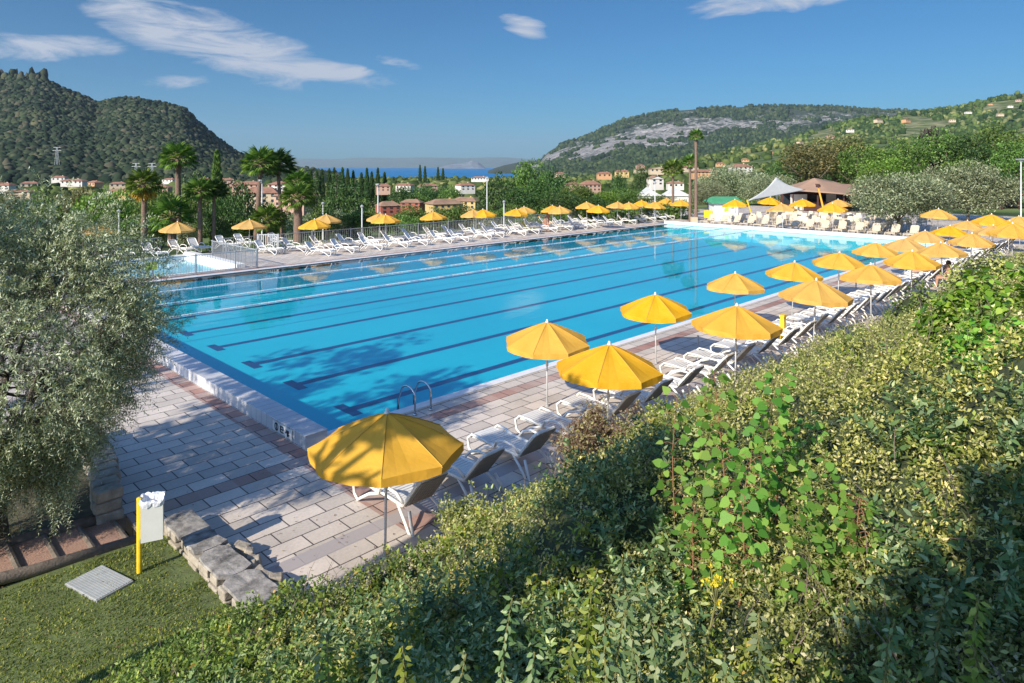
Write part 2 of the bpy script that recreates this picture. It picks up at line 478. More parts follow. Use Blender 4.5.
def mat_canvas():
    m, nt, b = new_mat('yellow_canvas')
    n = noise(nt, 2.2, 4, .5)
    oi = nt.nodes.new('ShaderNodeObjectInfo')
    c1 = ramp(nt, n, [(.3, (.695, .37, .028)), (.7, (.775, .435, .047))])
    hs = nt.nodes.new('ShaderNodeHueSaturation'); nt.links.new(c1, hs.inputs['Color'])
    nt.links.new(math_n(nt, 'ADD', math_n(nt, 'MULTIPLY', oi.outputs['Random'], .22), .86), hs.inputs['Value'])
    nt.links.new(math_n(nt, 'ADD', math_n(nt, 'MULTIPLY', oi.outputs['Random'], .2), .85), hs.inputs['Saturation'])
    b.inputs['Roughness'].default_value = .75
    nt.links.new(hs.outputs[0], b.inputs['Base Color'])
    t = nt.nodes.new('ShaderNodeBsdfTranslucent'); x = nt.nodes.new('ShaderNodeMixShader'); x.inputs[0].default_value = .28
    nt.links.new(hs.outputs[0], t.inputs[0]); nt.links.new(b.outputs[0], x.inputs[1]); nt.links.new(t.outputs[0], x.inputs[2])
    nt.links.new(x.outputs[0], nt.nodes['Material Output'].inputs[0])
    bump(nt, b, noise(nt, 9, 3, .5), .25, .03)
    return m


M['canvas'] = mat_canvas()


def mat_paving():
    m, nt, b = new_mat('paving')
    tc = nt.nodes.new('ShaderNodeTexCoord')
    br = nt.nodes.new('ShaderNodeTexBrick')
    br.inputs['Scale'].default_value = 1.0
    br.inputs['Brick Width'].default_value = .62; br.inputs['Row Height'].default_value = .36
    br.inputs['Mortar Size'].default_value = .011; br.inputs['Mortar Smooth'].default_value = .2
    br.inputs['Color1'].default_value = (.46, .42, .375, 1); br.inputs['Color2'].default_value = (.62, .565, .505, 1)
    br.inputs['Mortar'].default_value = (.07, .06, .055, 1)
    br.offset = .5; br.squash = 1.0
    nt.links.new(tc.outputs['Object'], br.inputs['Vector'])
    sep = nt.nodes.new('ShaderNodeSeparateXYZ'); nt.links.new(tc.outputs['Object'], sep.inputs[0])
    X, Y = sep.outputs[0], sep.outputs[1]

    def band(v, lo, hi):
        return math_n(nt, 'MULTIPLY', math_n(nt, 'GREATER_THAN', v, lo), math_n(nt, 'LESS_THAN', v, hi))
    n = noise(nt, .9, 6, .6, vec=tc.outputs['Object'])
    dirt = ramp(nt, n, [(.25, (.78, .76, .74)), (.7, (1.08, 1.05, 1.02))])
    col = mix_col(nt, 1.0, br.outputs['Color'], dirt, 'MULTIPLY')
    fine = ramp(nt, noise(nt, 22, 5, .7, vec=tc.outputs['Object']), [(.3, (.88, .88, .88)), (.7, (1.1, 1.1, 1.1))])
    col = mix_col(nt, 1.0, col, fine, 'MULTIPLY')
    # rows of dark red tiles round the pool
    left = math_n(nt, 'LESS_THAN', X, 6.48)
    r1 = math_n(nt, 'MULTIPLY', band(X, 6.12, 6.48), math_n(nt, 'GREATER_THAN', Y, 11.5))
    r2 = math_n(nt, 'MULTIPLY', band(Y, 11.52, 11.88), math_n(nt, 'GREATER_THAN', X, 3.0))
    r3 = math_n(nt, 'MULTIPLY', band(Y, 34.9, 35.4), 1)
    r4 = math_n(nt, 'MULTIPLY', band(X, 6.12, 6.74), band(Y, 8.2, 11.6))
    red = math_n(nt, 'MAXIMUM', math_n(nt, 'MAXIMUM', r1, r2), math_n(nt, 'MAXIMUM', r3, r4))
    # broken up: not every tile of a row is red
    cell = nt.nodes.new('ShaderNodeTexWhiteNoise'); cell.noise_dimensions = '2D'
    sn = nt.nodes.new('ShaderNodeVectorMath'); sn.operation = 'SNAP'; sn.inputs[1].default_value = (.62, .36, 1)
    nt.links.new(tc.outputs['Object'], sn.inputs[0]); nt.links.new(sn.outputs[0], cell.inputs['Vector'])
    red = math_n(nt, 'MULTIPLY', red, math_n(nt, 'ADD', math_n(nt, 'MULTIPLY', cell.outputs['Value'], .5), .45))
    col = mix_col(nt, red, col, mix_col(nt, 1.0, col, (.62, .36, .32), 'MULTIPLY'))
    # cement channel between the loungers and the parasols
    ch = band(Y, 8.62, 8.92)
    col = mix_col(nt, math_n(nt, 'MULTIPLY', ch, .9), col, (.33, .30, .30))
    nt.links.new(col, b.inputs['Base Color'])
    b.inputs['Roughness'].default_value = .7
    bump(nt, b, math_n(nt, 'SUBTRACT', math_n(nt, 'MULTIPLY', n, .3), br.outputs['Fac']), .35, .01)
    return m


M['paving'] = mat_paving()


def mat_water():
    m, nt, b = new_mat('pool_water'); nt.nodes.remove(b)
    tr = nt.nodes.new('ShaderNodeBsdfTransparent'); tr.inputs[0].default_value = (.90, .98, 1.0, 1)
    gl = nt.nodes.new('ShaderNodeBsdfGlossy'); gl.inputs['Roughness'].default_value = .02
    gl.inputs[0].default_value = (.95, .97, 1, 1)
    fr = nt.nodes.new('ShaderNodeLayerWeight'); fr.inputs['Blend'].default_value = .5
    mx = nt.nodes.new('ShaderNodeMixShader')
    tc = nt.nodes.new('ShaderNodeTexCoord')
    mp = nt.nodes.new('ShaderNodeMapping'); mp.inputs['Scale'].default_value = (.9, 1.5, 1); nt.links.new(tc.outputs['Object'], mp.inputs[0])
    h = noise(nt, 1.1, 3, .5, vec=mp.outputs[0], dist=.4)
    bp = nt.nodes.new('ShaderNodeBump'); bp.inputs['Strength'].default_value = .10; bp.inputs['Distance'].default_value = .05
    nt.links.new(h, bp.inputs['Height'])
    nt.links.new(bp.outputs[0], gl.inputs['Normal']); nt.links.new(bp.outputs[0], fr.inputs['Normal'])
    nt.links.new(math_n(nt, 'ADD', math_n(nt, 'MULTIPLY', math_n(nt, 'POWER', fr.outputs['Facing'], 4.6), .72), .02), mx.inputs[0]); nt.links.new(tr.outputs[0], mx.inputs[1]); nt.links.new(gl.outputs[0], mx.inputs[2])
    nt.links.new(mx.outputs[0], nt.nodes['Material Output'].inputs[0])
    return m


M['water'] = mat_water()


def mat_basin():
    m, nt, b = new_mat('pool_tiles')
    n = noise(nt, .12, 3, .5)
    col = ramp(nt, n, [(.3, (.004, .36, .47)), (.7, (.010, .43, .53))])
    # faint caustic light painted into the floor colour
    n2 = noise(nt, 3.0, 3, .6, dist=1.2)
    col = mix_col(nt, 1.0, col, ramp(nt, n2, [(.3, (.95, .96, .97)), (.7, (1.05, 1.04, 1.03))]), 'MULTIPLY')
    nt.links.new(col, b.inputs['Base Color']); b.inputs['Roughness'].default_value = .6
    return m


M['basin'] = mat_basin()


def mat_forest(name, stops, scale, bs=.5):
    m, nt, b = new_mat(name)
    tc = nt.nodes.new('ShaderNodeTexCoord')
    v = nt.nodes.new('ShaderNodeTexVoronoi'); v.inputs['Scale'].default_value = scale
    nt.links.new(tc.outputs['Object'], v.inputs['Vector'])
    n = noise(nt, scale * .25, 6, .65, vec=tc.outputs['Object'])
    f = math_n(nt, 'ADD', math_n(nt, 'MULTIPLY', v.outputs['Distance'], .35), math_n(nt, 'MULTIPLY', n, .75))
    nt.links.new(ramp(nt, f, stops), b.inputs['Base Color']); b.inputs['Roughness'].default_value = .95
    b.inputs['Specular IOR Level'].default_value = .1
    bump(nt, b, v.outputs['Distance'], bs, 1 / scale)
    return m


M['valley'] = mat_forest('valley_ground', [(.2, (.03, .055, .018)), (.5, (.08, .12, .04)), (.75, (.17, .19, .09))], .06)
M['hill_ground'] = mat_forest('wooded_slope', [(.25, (.022, .035, .022)), (.55, (.045, .062, .035)), (.8, (.075, .085, .05))], .12)
M['hill_trees'] = mat_leaf('far_woodland', [(0, (.014, .026, .018)), (.5, (.034, .050, .028)), (.85, (.062, .075, .046)), (1, (.09, .082, .06))], trans=0, obj_var=0, spec=.05, rough=.95, patch=.012)
M['slope_trees'] = mat_leaf('far_hillside_trees', [(0, (.018, .04, .014)), (.5, (.05, .085, .026)), (.85, (.10, .14, .045)), (1, (.19, .20, .09))], trans=0, obj_var=0, spec=.05, rough=.95, patch=.012)
M['mountain_trees'] = mat_leaf('mountain_woodland', [(0, (.018, .032, .018)), (.5, (.035, .055, .026)), (1, (.065, .085, .04))], trans=0, obj_var=0, spec=.05, rough=.95, patch=.012)
M['slope_ground'] = mat_forest('terraced_slope', [(.2, (.045, .07, .025)), (.5, (.10, .125, .05)), (.75, (.20, .20, .11))], .05)
M['far_shore'] = mat_plain('far_shore', (.10, .15, .12), .95, .35, .004)
M['lake'] = mat_plain('lake_water', (.010, .15, .33), .6, .12, .003, spec=.1)
M['soil'] = mat_plain('soil', (.07, .065, .035), .95, .4, 3, bmp=.5)
M['lawn'] = mat_plain('lawn_soil', (.10, .13, .04), .95, .35, 6, bmp=.6, bscale=40)
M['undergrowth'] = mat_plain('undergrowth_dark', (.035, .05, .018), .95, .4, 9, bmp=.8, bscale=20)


def mat_cliff():
    m, nt, b = new_mat('mountain_side')
    tc = nt.nodes.new('ShaderNodeTexCoord')
    sep = nt.nodes.new('ShaderNodeSeparateXYZ'); nt.links.new(tc.outputs['Object'], sep.inputs[0])
    at_ = nt.nodes.new('ShaderNodeAttribute'); at_.attribute_name = 'rock'
    n1 = noise(nt, .006, 9, .72, vec=tc.outputs['Object'])
    mp = nt.nodes.new('ShaderNodeMapping'); mp.inputs['Scale'].default_value = (1, 1, .5); nt.links.new(tc.outputs['Object'], mp.inputs[0])
    n2 = noise(nt, .03, 9, .8, vec=mp.outputs[0], dist=1.0)
    f = math_n(nt, 'ADD', at_.outputs['Fac'], math_n(nt, 'ADD', math_n(nt, 'MULTIPLY', math_n(nt, 'SUBTRACT', n2, .5), 5.0), math_n(nt, 'MULTIPLY', math_n(nt, 'SUBTRACT', n1, .5), 3.0)))
    f = math_n(nt, 'MULTIPLY', math_n(nt, 'SUBTRACT', f, .45), 3.0, clamp=True)
    green = ramp(nt, n1, [(.35, (.022, .042, .02)), (.6, (.045, .075, .03)), (.8, (.08, .11, .045))])
    rock = ramp(nt, n2, [(.36, (.05, .055, .045)), (.47, (.22, .21, .19)), (.56, (.46, .43, .39)), (.68, (.62, .59, .54))])
    nt.links.new(mix_col(nt, f, green, rock), b.inputs['Base Color'])
    b.inputs['Roughness'].default_value = .95
    bump(nt, b, n2, .9, 25)
    return m


M['cliff'] = mat_cliff()


# ------------------------------------------------------------------ the ground
def smooth(a, b, x):
    t = np.clip((x - a) / (b - a), 0, 1); return t * t * (3 - 2 * t)


def G(X, Y):
    """height of the open ground beyond the pool terrace"""
    X = np.asarray(X, float); Y = np.asarray(Y, float)
    d = np.hypot(X, Y)
    v = Y - 43.5
    z = -6.5 * smooth(0, 26, v) - 5.5 * smooth(60, 330, d) - 34.5 * smooth(380, 2600, d)
    # ground on the right climbs towards the hillside
    az = np.arctan2(X * SH - Y * CH, X * CH + Y * SH)
    right = smooth(.05, .45, az)
    z = z + right * (5.5 * smooth(60, 330, d) + 24 * smooth(380, 2600, d) + 60 * smooth(200, 1500, d))
    z = z + (fbm(X / 60, Y / 60, 3) - .5) * 3 * smooth(90, 260, d)
    inside = (1 - smooth(42.5, 43.6, Y)) * (1 - smooth(88, 90, X))
    return z * (1 - inside) - 2.6 * inside


def gz(x, y): return float(G(np.array([x]), np.array([y]))[0])


def polar_sheet(name, radii, azs, zf, mat):
    RR, AA = np.meshgrid(radii, azs, indexing='ij')
    X = RR * np.cos(AA); Y = RR * np.sin(AA); Z = zf(X, Y)
    V = np.stack([X, Y, Z], -1).reshape(-1, 3)
    na = len(azs); i, j = np.meshgrid(np.arange(len(radii) - 1), np.arange(na - 1), indexing='ij')
    a = i * na + j
    Fq = np.stack([a, a + na, a + na + 1, a + 1], -1)
    return np_mesh(name, V, Fq, 4, mat, smooth=True)


radii = np.concatenate([np.linspace(2, 130, 150), np.geomspace(132, 2900, 110)])
tag(polar_sheet('terrain', radii, HEADING + np.linspace(-math.pi, math.pi, 500), G, M['valley']), kind='structure')

me = MB(); LK = []
for k in range(97):
    a = HEADING + math.pi * 2 * k / 96
    me.v.append((45000 * math.cos(a), 45000 * math.sin(a), -43.0))
me.v.append((0, 0, -43.0)); me.f = [(97, k, k + 1) for k in range(96)]; me.m = [0] * 96
tag(me.build('lake_water', M['lake']), kind='structure')


# terrace paving: sheets round the two basins
PU0, PU1, PV0, PV1 = 6.95, 55.2, 12.6, 34.55          # main pool, water edges
deck = MB()
def rect(mb, x0, x1, y0, y1, z, z2=None):
    z2 = z - .25 if z2 is None else z2
    mb.box(((x0 + x1) / 2, (y0 + y1) / 2, (z + z2) / 2), (x1 - x0, y1 - y0, z - z2))
rect(deck, -14, 3.3, 11.85, 43.5, 0)
rect(deck, 3.3, 4.0, 10.85, 43.5, 0)
rect(deck, 4.0, 6.5, 7.0, 35.9, 0)
rect(deck, 6.5, 55.7, 7.0, 12.3, 0)
rect(deck, 55.7, 89, 5.0, 43.5, 0)
rect(deck, 6.5, 55.7, 34.85, 35.9, 0)
rect(deck, 15.6, 55.7, 35.9, 43.5, 0)
rect(deck, 55.7, 89, -12, 5.0, 0)
tag(deck.build('pool_terrace_paving', M['paving']), kind='structure')

# ------------------------------------------------------------------ the swimming pool
pool = empty('swimming_pool', (0, 0, 0))
tag(pool, 'large rectangular swimming pool with dark lane lines on its turquoise floor', 'swimming pool')
ZB = -1.05
b = MB()
b.add([(PU0, PV0, ZB), (PU1, PV0, ZB), (PU1, PV1, ZB), (PU0, PV1, ZB)], [(0, 1, 2, 3)])
for p, q in (((PU0, PV0), (PU1, PV0)), ((PU1, PV0), (PU1, PV1)), ((PU1, PV1), (PU0, PV1)), ((PU0, PV1), (PU0, PV0))):
    b.add([(*p, ZB), (*q, ZB), (*q, -.001), (*p, -.001)], [(0, 1, 2, 3), (3, 2, 1, 0)][:1])
b.build('basin', M['basin'], pool)
LANES = [15.95 + 2.93 * k for k in range(7)]
for y in LANES:
    l = MB()
    rect(l, 9.95, 52.4, y - .15, y + .15, ZB + .006, ZB + .002)
    rect(l, 9.65, 9.95, y - .5, y + .5, ZB + .006, ZB + .002)
    rect(l, 52.4, 52.7, y - .5, y + .5, ZB + .006, ZB + .002)
    l.build('lane_line', M['lane_paint'], pool)
for x0, x1, lab in ((6.5, 6.97, 'raised grey coping with depth marks'), (55.18, 55.72, 'raised white coping of the far end')):
    c = MB(); rect(c, x0, x1, 12.12, 34.9, .25, 0.0)
    rect(c, x0 - .012, x1 + .012, 12.10, 34.92, .275, .252)
    o = c.build('coping', M['coping_joint'] if x0 < 10 else M['coping_white'], pool, bevel=.008); o['label'] = lab
    c = MB(); rect(c, x0 + .03, x1 - .03, PV0, PV1, .0, ZB); c.build('end_wall', M['basin'], pool)
c = MB(); rect(c, 6.97, 55.18, 12.3, 12.42, .03, -.2); c.build('edge_strip', M['coping_white'], pool, bevel=.006)
c = MB(); rect(c, 6.97, 55.18, 12.424, 12.6, .012, -.2); c.build('overflow_gutter', M['coping'], pool)
c = MB(); rect(c, 6.97, 55.18, 34.55, 34.85, .03, -.2); c.build('edge_strip', M['coping_side'], pool, bevel=.006)
# three small pictogram tiles (dark marks on white) on the coping
s = MB(); rect(s, 6.484, 6.490, 12.62, 13.46, .235, .04)
s.build('pictogram_plate', M['coping_white'], pool)
s = MB()
for k in range(12):
    a0 = 2 * math.pi * k / 12; a1 = 2 * math.pi * (k + 1) / 12
    P = [(6.480, 13.28 + .085 * math.cos(a) * r, .138 + .085 * math.sin(a) * r) for r in (1, .68) for a in (a0, a1)]
    s.add(P, [(0, 1, 3, 2), (2, 3, 1, 0)])
s.box((6.4785, 13.28, .138), (.004, .03, .14))
s.build('pictogram', M['black'], pool)
s = MB()
for dz in (-.055, 0, .055): s.box((6.480, 13.04, .138 + dz), (.004, .14, .026))
s.box((6.4785, 13.10, .138), (.004, .026, .11)); s.box((6.4785, 12.98, .165), (.004, .03, .05))
s.build('pictogram', M['black'], pool)
s = MB(); s.box((6.480, 12.80, .16), (.004, .11, .05)); s.box((6.4785, 12.80, .11), (.004, .05, .10)); s.box((6.477, 12.74, .10), (.004, .05, .03)); s.box((6.4765, 12.87, .13), (.004, .04, .03))
s.build('pictogram', M['black'], pool)
w = MB(); w.add([(PU0 + .001, PV0 + .001, -.02), (PU1 - .001, PV0 + .001, -.02), (PU1 - .001, PV1 - .001, -.02), (PU0 + .001, PV1 - .001, -.02)], [(0, 1, 2, 3)])
tag(w.build('pool_water', M['water']), kind='structure')


def mat_rope():
    m, nt, b = new_mat('rope_floats')
    tc = nt.nodes.new('ShaderNodeTexCoord'); sep = nt.nodes.new('ShaderNodeSeparateXYZ'); nt.links.new(tc.outputs['Object'], sep.inputs[0])
    f = math_n(nt, 'GREATER_THAN', math_n(nt, 'FRACT', math_n(nt, 'MULTIPLY', sep.outputs[0], .5)), .72)
    nt.links.new(mix_col(nt, f, (.56, .60, .62), (.36, .46, .55)), b.inputs['Base Color']); b.inputs['Roughness'].default_value = .4
    return m


M['rope'] = mat_rope()
for i, (y, lab) in enumerate(((26.15, 'floating lane rope nearest the open half of the pool'), (28.75, 'floating lane rope, the middle one of three'), (31.6, 'floating lane rope nearest the far edge of the pool'))):
    r_ = MB()
    n = 160
    for k in range(n):
        x0 = 7.0 + 48.15 * k / n; x1 = x0 + 48.15 / n * .86
        r_.tube([(x0, y, -.01), (x1, y, -.01)], .036, 6)
    r_.tube([(6.98, y, -.01), (55.17, y, -.01)], .012, 5)
    tag(r_.build('lane_rope', M['rope']), lab, 'lane rope', 'floating lane ropes')

# ladder: two bent rails
lad = empty('pool_ladder', (9.32, 12.2, 0))
tag(lad, 'chrome pool ladder of two bent rails at the near corner of the pool', 'ladder')
for dx in (-.22, .22):
    t = MB()
    pts = [(dx, -.12, 0), (dx, -.12, .32)] + [(dx, -.12 + .26 - .26 * math.cos(a), .38 + .2 * math.sin(a)) for a in np.linspace(0.2, 2.5, 9)] + [(dx, .5, .2), (dx, .52, -.1), (dx, .52, -.85)]
    t.tube(pts, .022, 10); t.lathe([(.05, 0.0), (.05, .03), (.025, .035)], (dx, -.12, 0.001), 14)
    t.build('rail', M['steel'], lad, smooth=True)
for z in (-.25, -.5, -.75):
    t = MB(); t.box((0, .52, z), (.4, .08, .03)); t.build('step', M['steel'], lad)

# paddling pool on the left
kp = empty('paddling_pool', (0, 0, 0))
tag(kp, 'shallow pale blue paddling pool with a white raised rim behind the railing', 'paddling pool')
c = MB(); c.add([(-10, 35.9, -.32), (15.3, 35.9, -.32), (15.3, 43.2, -.32), (-10, 43.2, -.32)], [(0, 1, 2, 3)])
c.build('basin', mat_plain('pale_basin', (.38, .66, .72), .6, .05, .5), kp)
for x0, x1, y0, y1 in ((15.3, 15.75, 35.9, 43.5), (-10, 15.3, 43.2, 43.5), (-10, 15.3, 35.75, 35.9)):
    c = MB(); rect(c, x0, x1, y0, y1, .22 if x0 > 15 else .06, -.32); c.build('rim', M['coping_white'], kp, bevel=.01)
w = MB(); w.add([(-10, 35.9, -.05), (15.3, 35.9, -.05), (15.3, 43.2, -.05), (-10, 43.2, -.05)], [(0, 1, 2, 3)])
tag(w.build('paddling_pool_water', M['water']), kind='structure')


# ------------------------------------------------------------------ fences
def picket_fence(a, b_, h, step, mat, label, post_every=2.0, thick=.022, group=None):
    a = np.array(a, float); b_ = np.array(b_, float); L = np.linalg.norm(b_ - a); u = (b_ - a) / L
    rz = math.atan2(u[1], u[0])
    r_ = empty('metal_fence', (a[0], a[1], 0), rz); tag(r_, label, 'fence', group)
    m = MB()
    for k in range(int(L / step) + 1): m.box((k * step, 0, h / 2 + .03), (thick, thick, h - .06))
    m.build('bars', mat, r_)
    m = MB(); m.box((L / 2, 0, h + .015), (L, .05, .04)); m.box((L / 2, 0, .08), (L, .04, .03)); m.build('rail', mat, r_)
    for k in range(int(L / post_every) + 1):
        m = MB(); m.box((min(k * post_every, L), 0, h / 2 + .04), (.06, .06, h + .08)); m.build('post', mat, r_)
    return r_


picket_fence((5.0, 35.35), (16.2, 35.35), .95, .13, M['grey_metal'], 'slim bar railing in front of the paddling pool', thick=.014)
picket_fence((16.2, 35.4), (16.2, 41.6), .95, .13, M['grey_metal'], 'grey bar railing running back along the right of the paddling pool')
picket_fence((17.2, 42.3), (66, 42.3), .95, .16, M['grey_metal'], 'long grey railing behind the far row of white loungers', 3.0)
picket_fence((-6, 43.9), (14.8, 45.9), .9, .16, M['grey_metal'], 'grey railing behind the paddling pool below the palms', 3.0)
gx_, gy_ = at(259, 253)
g = empty('gate_panel', (gx_, gy_, 0), R(-45)); tag(g, 'white slatted gate panel beside the railing below the palms', 'gate')
m = MB(); [m.box((k * .14, 0, .62), (.05, .03, 1.0)) for k in range(9)]; m.build('slats', M['grey_metal'], g)
m = MB(); m.box((.56, .02, 1.15), (1.3, .05, .06)); m.box((.56, .02, .1), (1.3, .05, .06)); m.box((-.08, 0, .6), (.07, .07, 1.2)); m.box((1.2, 0, .6), (.07, .07, 1.2)); m.build('frame', M['grey_metal'], g)

#@@PARASOLS
ORD = ['first', 'second', 'third', 'fourth', 'fifth', 'sixth', 'seventh', 'eighth', 'ninth', 'tenth', 'eleventh', 'twelfth', 'thirteenth', 'fourteenth', 'fifteenth', 'sixteenth', 'seventeenth', 'eighteenth', 'nineteenth', 'twentieth']
def ordw(n):
    if n < 20: return ORD[n]
    t = ['twenty', 'thirty', 'forty', 'fifty'][n // 10 - 2 if (n + 1) % 10 else (n + 1) // 10 - 2]
    n1 = n + 1
    tens = {2: 'twent', 3: 'thirt', 4: 'fort', 5: 'fift'}[n1 // 10]
    return tens + ('ieth' if n1 % 10 == 0 else 'y-' + ORD[n1 % 10 - 1])


def make_parasol(R_=1.08, top=2.12, rim=1.60, drop=.13, ribs=True):
    root = empty('parasol')
    N = 8; sub = 4; nr = 7
    c = MB(); V = []; Fs = []
    tot = N * sub
    prof = [(t, top - .05 - (top - .05 - rim) * (t ** 1.18)) for t in np.linspace(.03, 1, nr)]
    for t, z in prof:
        for k in range(tot):
            a = 2 * math.pi * k / tot; ph = (k % sub) / sub
            chord = math.cos(math.pi / N) / math.cos((ph - .5) * 2 * math.pi / N)
            sag = math.sin(ph * math.pi)
            r = R_ * t * (chord - .02 * sag * t)
            V.append((r * math.cos(a), r * math.sin(a), z - .035 * sag * math.sin(t * math.pi)))
    for k in range(tot):                      # valance
        a = 2 * math.pi * k / tot; ph = (k % sub) / sub
        chord = math.cos(math.pi / N) / math.cos((ph - .5) * 2 * math.pi / N)
        r = R_ * (chord + .012 * math.sin(ph * math.pi * 2 + k))
        V.append((r * math.cos(a), r * math.sin(a), rim - drop * (.78 + .22 * math.sin(ph * math.pi))))
    for i in range(nr):
        for k in range(tot):
            k2 = (k + 1) % tot; Fs.append((i * tot + k, i * tot + k2, (i + 1) * tot + k2, (i + 1) * tot + k))
    Fs.append(tuple(range(tot)))
    c.add(V, Fs)
    o = c.build('canopy', M['canvas'], root)
    o.data.polygons.foreach_set('use_smooth', [False] * len(o.data.polygons))
    # stitched seams over the ribs
    s = MB()
    for k in range(N):
        a = 2 * math.pi * k / N
        s.tube([(R_ * t * math.cos(a), R_ * t * math.sin(a), z + .003) for t, z in prof], .007, 4, False)
    s.build('seams', M['canvas'], root)
    p = MB(); p.tube([(0, 0, 0.001), (0, 0, top - .06)], .019, 10); p.build('pole', M['white_metal'], root, smooth=True)
    p = MB(); p.lathe([(.03, 0), (.042, .01), (.042, .03), (.025, .045), (.03, .06), (.018, .085)], (0, 0, top - .06), 12); p.build('finial', M['white_plastic'], root, smooth=True)
    p = MB(); p.lathe([(.03, 0), (.034, .02), (.034, .08), (.028, .1)], (0, 0, 1.0), 10); p.box((.05, 0, 1.05), (.05, .02, .03)); p.build('clamp', M['white_plastic'], root)
    if ribs:
        for k in range(N):
            a = 2 * math.pi * k / N; m = MB()
            m.tube([(R_ * t * math.cos(a), R_ * t * math.sin(a), z - .016) for t, z in prof[::2]], .008, 4)
            m.tube([(.03 * math.cos(a), .03 * math.sin(a), 1.45), (R_ * .5 * math.cos(a), R_ * .5 * math.sin(a), prof[3][1] - .02)], .006, 4)
            m.build('rib', M['grey_metal'], root)
    p = MB(); p.lathe([(.05, 0), (.05, .02), (.03, .04), (.03, .16)], (0, 0, .002), 12); p.build('ground_socket', M['grey_metal'], root)
    return root


parasol = make_parasol()
parasol_far = make_parasol(ribs=False)
first_used = {'n': False, 'f': False}


def put_parasol(x, y, label, group, near=True, z=0, s=1.0, tilt=0):
    key = 'n' if near else 'f'; src = parasol if near else parasol_far
    if first_used[key]: o = copy_tree(src)
    else: o = src; first_used[key] = True
    k_ = s * random.uniform(.93, 1.0); o.location = (x, y, z); o.scale = (k_, k_, s * random.uniform(.97, 1.0))
    o.rotation_euler = (random.uniform(-.05, .05), random.uniform(-.05, .05) + tilt, random.uniform(0, math.pi / 4))
    tag(o, label, 'parasol', group)


rowA = [(547, 312), (656, 286), (735, 267), (792, 257), (838, 247), (874, 238), (905, 234)]
posA = [at(x, y, 2.15) for x, y in rowA] + [(41.6, 10.1), (46.2, 10.0), (51, 10.1)]
rowB = [(385, 405), (607, 338), (735, 301), (813, 277), (871, 262), (911, 248), (943, 240), (970, 231), (992, 224)]
posB = [at(x, y, 2.15) for x, y in rowB] + [(51.5, 8.0), (57, 8.2)]
for i, (x, y) in enumerate(posA):
    put_parasol(x, y, f'yellow parasol, {ordw(i)} from the ladder in the row along the pool edge', 'parasols along the near side of the pool', s=.96)
for i, (x, y) in enumerate(posB):
    put_parasol(x, y, f'yellow parasol, {ordw(i)} in the row behind the loungers beside the shrubs' if i else 'nearest yellow parasol, dappled with tree shade, beside the raised coping', 'parasols along the near side of the pool')
farp = [(515, 207), (525, 205), (553, 204), (561, 205), (587, 201), (598, 204), (617, 201), (629, 201), (642, 199), (654, 201), (667, 197), (681, 199), (315, 217), (326, 213), (379, 212), (386, 213), (434, 210), (474, 208), (484, 208)]
farp.sort()
for i, (x, y) in enumerate(farp):
    put_parasol(*at(x, y, 2.15), f'small yellow parasol, {ordw(i)} from the left along the far railing', 'parasols along the far side of the pool', False)
for (x, y), lab in (((97, 222), 'yellow parasol half behind the pale olive leaves'), ((177, 219), 'yellow parasol behind the paddling pool beside the thick palm trunk'), ((249, 217), 'yellow parasol between the paddling pool and the palm trees'),
                    ((736, 201), 'yellow parasol against the green-roofed kiosk'), ((769, 199), 'yellow parasol under the grey shade sail'), ((783, 205), 'yellow parasol in front of the sail among white chairs'),
                    ((803, 201), 'yellow parasol at the left of the yellow mast'), ((833, 205), 'lower yellow parasol right of the yellow mast'), ((839, 201), 'upper yellow parasol right of the yellow mast'),
                    ((937, 211), 'orange-yellow parasol below the right olive tree'), ((1012, 226), 'yellow parasol at the right border below the lamp'), ((990, 216), 'yellow parasol beyond the second olive tree')):
    put_parasol(*at(x, y, 2.2), lab, 'parasols round the edge of the terrace', False, s=1.0 if x < 700 else 1.15)


